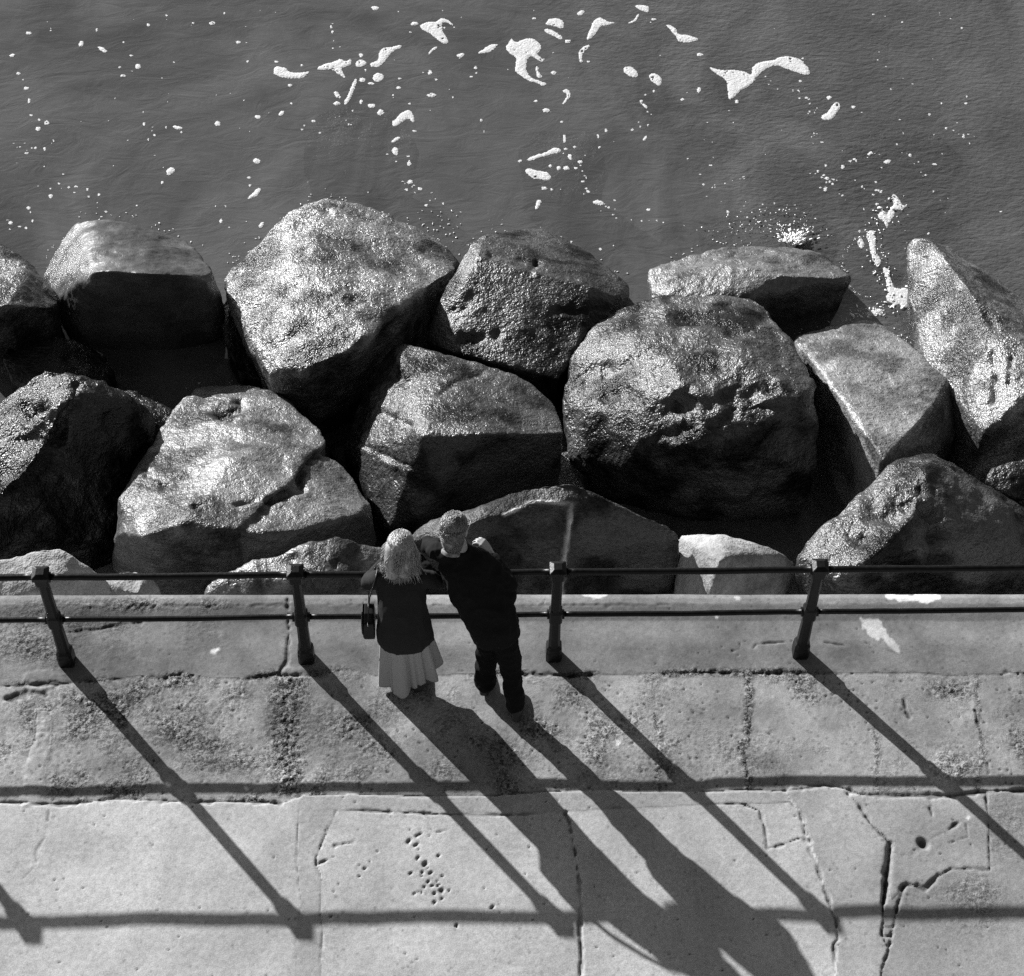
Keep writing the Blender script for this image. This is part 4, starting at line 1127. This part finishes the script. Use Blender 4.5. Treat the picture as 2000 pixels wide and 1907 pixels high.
Z2 = [[(0, 145), (15, 165), (40, 150), (80, 147), (115, 170), (110, 200), (92, 207), (125, 235), (110, 238), (75, 214), (57, 228), (55, 270), (70, 300), (118, 315), (110, 325), (60, 310), (15, 285), (10, 250), (18, 225), (-10, 205), (-25, 190), (-15, 160)],
      [(90, 260), (100, 255), (105, 285), (118, 298), (95, 300)], [(122, 95), (140, 72), (185, 68), (208, 100), (185, 112), (160, 100), (140, 100)], [(120, 115), (145, 110), (165, 125), (192, 135), (195, 155), (170, 145), (135, 130)],
      [(245, 55), (265, 38), (280, 45), (265, 65)], [(282, 155), (300, 115), (315, 75), (340, 65), (370, 85), (398, 88), (370, 98), (340, 100), (325, 125), (300, 155)],
      [(255, 215), (265, 185), (295, 172), (300, 180), (275, 200), (270, 222), (275, 240), (258, 240)], [(435, 92), (465, 82), (485, 50), (492, 55), (482, 78), (460, 92)], [(455, 20), (530, 20), (528, 52), (505, 45)],
      [(585, 95), (610, 95), (632, 110), (640, 135), (680, 135), (722, 150), (700, 165), (640, 165), (635, 148), (610, 120)], [(422, 275), (440, 255), (470, 262), (488, 295), (470, 300), (445, 290)], [(530, 285), (555, 280), (578, 305), (570, 335), (548, 322), (530, 305)],
      [(190, 350), (210, 340), (225, 360), (220, 385), (195, 405), (192, 398), (210, 375), (212, 360), (200, 358)],
      [(757, 262), (765, 258), (790, 270), (850, 270), (890, 275), (922, 292), (920, 270), (935, 245), (970, 235), (1005, 232), (1030, 218), (1080, 218), (1125, 240), (1147, 275), (1140, 292), (1110, 285), (1080, 275), (1040, 262), (1010, 250), (985, 262), (960, 275), (940, 305), (920, 330), (885, 345), (855, 375), (840, 385), (828, 380), (830, 330), (820, 305), (790, 290)],
      [(1180, 450), (1215, 430), (1235, 400), (1255, 392), (1262, 415), (1235, 460), (1200, 465)], [(50, 615), (75, 600), (120, 588), (160, 570), (190, 572), (188, 588), (150, 595), (105, 610), (65, 622)],
      [(42, 655), (70, 645), (90, 660), (125, 658), (155, 680), (140, 697), (105, 690), (80, 690), (60, 672)], [(20, 620), (35, 612), (40, 622), (28, 628)], [(210, 600), (222, 588), (238, 605), (225, 620)], [(308, 775), (330, 768), (355, 780), (345, 792), (318, 785)],
      [(92, 770), (115, 768), (112, 790), (92, 812), (88, 795)], [(1422, 628), (1440, 612), (1462, 616), (1445, 632)], [(1365, 595), (1380, 577), (1388, 590), (1375, 600)], [(1520, 600), (1530, 588), (1542, 600), (1532, 606)], [(1608, 630), (1625, 626), (1638, 636), (1620, 640)],
      [(498, 540), (515, 518), (523, 522), (512, 545)], [(1460, 800), (1470, 770), (1455, 752), (1475, 750), (1490, 775), (1505, 795), (1520, 785), (1510, 803), (1480, 812)], [(1400, 835), (1420, 815), (1440, 815), (1450, 850), (1440, 890), (1430, 850)],
      [(195, 520), (205, 520), (208, 545), (200, 553)], [(500, 400), (510, 400), (525, 418), (512, 418)], [(1430, 1150), (1445, 1120), (1490, 1100), (1500, 1150), (1480, 1180)]]
DOTS1 = [(110, 128, 10), (195, 115, 8), (312, 170, 13), (372, 116, 7), (572, 96, 8), (640, 60, 6), (742, 90, 6), (815, 90, 10), (862, 52, 7), (915, 163, 9), (946, 165, 5), (952, 238, 6), (1060, 238, 7), (1115, 328, 9), (1160, 252, 6), (1120, 400, 5), (990, 450, 11), (836, 475, 12), (530, 256, 13), (473, 293, 9), (462, 260, 6), (503, 215, 7), (47, 215, 8), (72, 284, 9), (100, 341, 9), (111, 388, 8), (120, 444, 9), (150, 463, 5), (180, 473, 9), (147, 496, 10), (206, 541, 5), (172, 573, 9), (103, 590, 6), (555, 478, 7), (594, 520, 9), (570, 538, 7), (640, 492, 6), (595, 598, 6), (1272, 105, 6), (1278, 124, 8), (1388, 213, 9), (1392, 308, 11), (1428, 322, 10), (1535, 303, 8), (1533, 338, 10), (1405, 272, 7), (1293, 400, 12), (1388, 394, 8), (1430, 408, 13), (1462, 432, 14), (1208, 466, 8), (1575, 400, 5), (1340, 478, 5), (1229, 511, 5), (1653, 280, 11), (1676, 306, 6), (1828, 262, 9), (1812, 297, 6), (1833, 282, 5), (1578, 125, 6), (1740, 376, 5), (1850, 464, 8), (1860, 507, 4), (1085, 579, 4), (1592, 505, 6), (1568, 602, 5), (1572, 630, 11), (1575, 700, 10), (1562, 730, 8), (1615, 727, 9), (1638, 790, 6), (1672, 766, 5), (1703, 784, 5), (958, 685, 8), (960, 714, 5), (850, 851, 8), (828, 793, 4), (868, 793, 4), (292, 719, 7), (336, 731, 7), (380, 750, 9), (195, 755, 10), (147, 717, 5), (237, 725, 4), (265, 722, 4), (110, 802, 8), (125, 850, 8), (40, 858, 8), (75, 872, 7), (100, 876, 7), (407, 815, 7), (390, 835, 7), (200, 950, 7), (1848, 748, 4), (1645, 366, 4), (170, 640, 4), (65, 628, 5), (550, 430, 5), (697, 508, 6)]
DOTS2 = [(85, 72, 8), (215, 160, 11), (160, 280, 10), (216, 300, 5), (265, 235, 8), (295, 238, 7), (120, 325, 10), (93, 390, 6), (130, 425, 13), (545, 75, 8), (722, 212, 10), (718, 347, 10), (655, 384, 8), (672, 356, 5), (545, 352, 6), (512, 365, 6), (497, 390, 6), (533, 418, 5), (535, 440, 4), (493, 487, 6), (522, 482, 5), (463, 500, 5), (360, 503, 8), (331, 526, 7), (336, 568, 6), (192, 470, 5), (240, 566, 6), (205, 574, 7), (263, 622, 10), (210, 648, 9), (178, 646, 10), (147, 640, 8), (245, 648, 8), (270, 660, 6), (272, 700, 6), (292, 738, 8), (278, 746, 5), (122, 725, 12), (152, 730, 5), (137, 765, 5), (395, 772, 9), (372, 800, 6), (388, 826, 6), (525, 807, 9), (498, 850, 5), (557, 851, 7), (582, 857, 6), (829, 817, 7), (762, 636, 6), (736, 710, 5), (835, 427, 5), (865, 392, 10), (1218, 378, 10), (1145, 400, 7), (1132, 377, 5), (1080, 350, 5), (1108, 313, 5), (1312, 413, 8), (1345, 433, 4), (1457, 343, 5), (1605, 440, 9), (1650, 398, 5), (1745, 398, 7), (1748, 372, 5), (1160, 513, 5), (1192, 549, 7), (1157, 552, 4), (1300, 620, 6), (1205, 638, 6), (1270, 642, 9), (1175, 660, 7), (1147, 668, 6), (1212, 687, 8), (1235, 690, 5), (1205, 728, 6), (1238, 737, 7), (1318, 696, 4), (1398, 700, 7), (1345, 720, 5), (1503, 513, 5), (1716, 517, 5), (1755, 517, 4), (1785, 532, 5), (1758, 552, 4), (1352, 803, 7), (1402, 785, 6), (1335, 890, 9), (1385, 890, 7), (100, 910, 6), (186, 915, 9), (210, 945, 4), (264, 970, 5), (190, 965, 5), (340, 960, 4), (390, 945, 4), (1600, 900, 4)]
FX0, FX1, FY0, FY1, FS = -6.4, 6.3, 3.2, 11.4, 0.0085           # raft of bubbles on a fine grid
fnx, fny = int((FX1 - FX0) / FS), int((FY1 - FY0) / FS)
FOAM = np.full((fny, fnx), -1.0, np.float32)
def foam_poly(P, th):
    P = chaikin(P, 2)
    W = np.array([at(a, b, SEA) for a, b in P])[:, :2]
    i0, j0 = np.floor((W.min(0) - .04 - [FX0, FY0]) / FS).astype(int); i1, j1 = np.ceil((W.max(0) + .04 - [FX0, FY0]) / FS).astype(int)
    i0, j0, i1, j1 = max(i0, 0), max(j0, 0), min(i1, fnx), min(j1, fny)
    if i1 <= i0 or j1 <= j0:
        return
    gx, gy = np.meshgrid(FX0 + (np.arange(i0, i1) + .5) * FS, FY0 + (np.arange(j0, j1) + .5) * FS)
    Q = np.stack([gx.ravel(), gy.ravel()], -1)
    D = dist_poly(Q, W, True); sd = np.where(inside(Q, W), D, -D).reshape(gx.shape)
    FOAM[j0:j1, i0:i1] = np.maximum(FOAM[j0:j1, i0:i1], sd)
for k, P in enumerate(Z1):
    foam_poly([(a / 1.968, b / 1.968) for a, b in P], .016)
for k, P in enumerate(Z2):
    foam_poly([(1000 + a / 1.968, b / 1.968) for a, b in P], .016)
for P in ([(1690, 455), (1705, 448), (1712, 470), (1708, 490), (1722, 510), (1716, 525), (1704, 508), (1698, 480)], [(1722, 520), (1738, 528), (1742, 552), (1752, 572), (1742, 592), (1732, 575), (1730, 548)], [(1745, 570), (1765, 562), (1782, 568), (1780, 590), (1768, 604), (1752, 592)], [(1690, 610), (1712, 602), (1730, 606), (1716, 616), (1696, 620)], [(1738, 405), (1752, 398), (1748, 420), (1736, 440), (1730, 425)], [(1672, 470), (1682, 462), (1690, 478), (1682, 490)]):
    foam_poly(P, .02)
def foam_dot(px, py, r, sq=1.0):
    n = random.randint(7, 10); ph = random.uniform(0, 6); e = random.uniform(.7, 1.3)
    P = [(px + r * e * random.uniform(.8, 1.15) * math.cos(ph + 2 * math.pi * k / n), py + r * .8 / e * random.uniform(.8, 1.15) * math.sin(ph + 2 * math.pi * k / n)) for k in range(n)]
    foam_poly(P, .010)
for a, b, r in DOTS1:
    foam_dot(a / 1.968, b / 1.968, r / 1.968)
for a, b, r in DOTS2:
    foam_dot(1000 + a / 1.968, b / 1.968, r / 1.968)
trails = [([(1490, 560), (1560, 690), (1600, 760), (1720, 800), (1800, 840)], 0, 14), ([(30, 560), (110, 580), (230, 550)], 0, 10), ([(20, 850), (60, 880), (120, 850), (110, 800)], 0, 10), ([(130, 740), (240, 720), (380, 750), (400, 830)], 0, 10), ([(560, 480), (600, 560), (640, 700), (600, 780)], 0, 8), ([(1240, 440), (1350, 480), (1390, 560)], 0, 10),
          ([(270, 640), (290, 740), (400, 830), (560, 860)], 1, 18), ([(520, 340), (500, 400), (540, 430), (440, 470)], 1, 12), ([(1140, 340), (1150, 420), (1160, 540)], 1, 10), ([(1140, 660), (1220, 690), (1330, 730), (1440, 740), (1480, 770)], 1, 34), ([(1180, 720), (1300, 770), (1420, 800)], 1, 26), ([(1290, 620), (1400, 600), (1540, 600)], 1, 12), ([(730, 760), (800, 700), (900, 680)], 1, 14), ([(820, 800), (1000, 790), (1160, 800)], 1, 16),
          ([(960, 320), (1100, 340), (1180, 420)], 1, 14), ([(1640, 500), (1790, 530)], 1, 10), ([(170, 940), (400, 960)], 1, 12), ([(1480, 560), (1600, 700), (1700, 880)], 1, 12)]
for pts, z2, n in trails:
    pts = np.array(pts, float); seg = np.linalg.norm(np.diff(pts, axis=0), axis=1); cum = np.concatenate([[0], np.cumsum(seg)])
    for k in range(n):
        s = random.uniform(0, cum[-1])
        X_ = np.interp(s, cum, pts[:, 0]) + random.gauss(0, 10); Y_ = np.interp(s, cum, pts[:, 1]) + random.gauss(0, 8)
        foam_dot(X_ / 1.968 + 1000 * z2, Y_ / 1.968, random.uniform(1.5, 4.5) / 1.968)
for k in range(260):
    foam_dot(random.uniform(20, 1980), 20 + 460 * random.random() ** 1.3, random.uniform(.7, 1.5))
jj, ii = np.nonzero(FOAM > -.03)
CP = np.stack([FX0 + (ii + .5) * FS, FY0 + (jj + .5) * FS, np.zeros(len(ii))], -1)
sd = FOAM[jj, ii]
na, nb_, nc = noise3(CP, .11, 71), noise3(CP, .045, 72), noise3(CP, .022, 73)
lace = sd + .006 * na + .006 * nb_ + .004 * nc
hole = (nb_ + .5 * nc + .4 * na > .95) & (sd > .012) & (sd < .09)
keep = (lace > .003) & ~hole
kk = np.zeros((fny, fnx), bool); kk[jj[keep], ii[keep]] = True
hmap = np.zeros((fny, fnx), np.float32); hmap[jj, ii] = .0025 + np.clip(lace, 0, .03) * .12 + .0012 * nc + .0012 * nb_
vid = {}
V, Fc = [], []
def fv(j, i):
    if (j, i) not in vid:
        vid[(j, i)] = len(V)
        a = hmap[max(j - 1, 0):j + 1, max(i - 1, 0):i + 1]; full = kk[max(j - 1, 0):j + 1, max(i - 1, 0):i + 1].all()
        V.append((FX0 + i * FS + random.uniform(-.3, .3) * FS, FY0 + j * FS + random.uniform(-.3, .3) * FS, SEA + (float(a.mean()) if full else .002)))
    return vid[(j, i)]
for j, i in zip(*np.nonzero(kk)):
    Fc.append((fv(j, i), fv(j, i + 1), fv(j + 1, i + 1), fv(j + 1, i)))
link('sea_foam', pydata('sea_foam', V, Fc), M['foam'], label='white patches and flecks of foam floating on the water', cat='foam', kind='stuff')

# splash: wet lumps and drops thrown up behind the low boulder and along the right channel
V, Fc = [], []
ico = bmesh.new(); bmesh.ops.create_icosphere(ico, subdivisions=1, radius=1.0)
ICO = np.array([v.co[:] for v in ico.verts]); ICF = [tuple(v.index for v in f.verts) for f in ico.faces]; ico.free()
def drop(px, py, h, r, ang=None, lng=1.0):
    c = at(px, py, SEA + h); b = len(V)
    a = random.uniform(0, 6.28) if ang is None else ang
    ca, sa = math.cos(a), math.sin(a)
    l = lng * random.uniform(.7, 1.5); w = random.uniform(.6, 1.1); t = random.uniform(.2, .4)
    for p in ICO:
        q = p * r * np.array([l, w, t]) * random.uniform(.75, 1.25)
        V.append(c + np.array([q[0] * ca - q[1] * sa, q[0] * sa + q[1] * ca, q[2]]))
    for f in ICF:
        Fc.append(tuple(i + b for i in f))
for k in range(110):                                            # drops over the stone awash
    a = random.gauss(1500, 62); b = 452 - abs(random.gauss(0, 24)) + .10 * abs(a - 1520)
    drop(a, b, abs(random.gauss(.02, .02)), random.uniform(.004, .011))
for k in range(34):                                             # sheets of water thrown up from one point
    an = random.uniform(.35, 2.7); n = random.randint(4, 9)
    L = random.uniform(18, 62)
    for i in range(n):
        t = (i + random.random()) / n
        drop(1548 + L * t * math.cos(an) + random.gauss(0, 2), 478 - .8 * L * t * math.sin(an) + random.gauss(0, 2), .01 + .10 * t * (1.3 - t), random.uniform(.008, .019) * (1.25 - .7 * t), an, 1.8)
path = np.array([(1745, 385), (1722, 430), (1700, 462), (1716, 505), (1738, 545), (1748, 575), (1725, 605), (1690, 614), (1640, 624)], float)
seg = np.linalg.norm(np.diff(path, axis=0), axis=1); cum = np.concatenate([[0], np.cumsum(seg)])
for k in range(170):                                            # churned channel on the right
    s = random.uniform(0, cum[-1])
    cl = .5 + .5 * math.sin(s * .11) ; r_ = random.uniform(.004, .011) * (1 + 1.3 * (random.random() < .22) * cl)
    drop(np.interp(s, cum, path[:, 0]) + random.gauss(0, 15), np.interp(s, cum, path[:, 1]) + random.gauss(0, 9), random.uniform(.003, .015), r_, random.gauss(1.5, .7), 1.5)
for k in range(60):
    a = random.uniform(-1.6, 1.6)
    drop(1700 - 55 * math.cos(a) + random.gauss(0, 4), 520 + 60 * math.sin(a), random.uniform(.005, .03), random.uniform(.003, .007))
for k in range(90):
    drop(random.uniform(720, 900), random.uniform(410, 505), .006, random.uniform(.004, .009))
for pts, n in (([(90, 520), (150, 432), (270, 430), (400, 490)], 30), ([(440, 530), (530, 455), (620, 376), (700, 415), (890, 500)], 70), ([(900, 505), (950, 450), (1060, 480), (1220, 550)], 50), ([(1270, 540), (1400, 476), (1600, 500), (1660, 540)], 50), ([(1545, 655), (1700, 615), (1800, 690)], 40), ([(1770, 470), (1790, 620), (1815, 720)], 40), ([(260, 790), (330, 770), (420, 745), (560, 770)], 16)):
    pts = np.array(pts, float); sg_ = np.linalg.norm(np.diff(pts, axis=0), axis=1); cm2 = np.concatenate([[0], np.cumsum(sg_)])
    for k in range(n):                                          # white flecks standing in for glints at the waterline of the far row
        s = random.uniform(0, cm2[-1])
        drop(np.interp(s, cm2, pts[:, 0]) + random.gauss(0, 6), np.interp(s, cm2, pts[:, 1]) - abs(random.gauss(3, 9)), .005, random.uniform(.003, .008), None, 1.5)
link('spray_and_glints', pydata('spray_and_glints', V, Fc), M['spray'], label='bright drops of spray and broken water around the low boulder, and white flecks standing in for glints', cat='spray', kind='stuff')
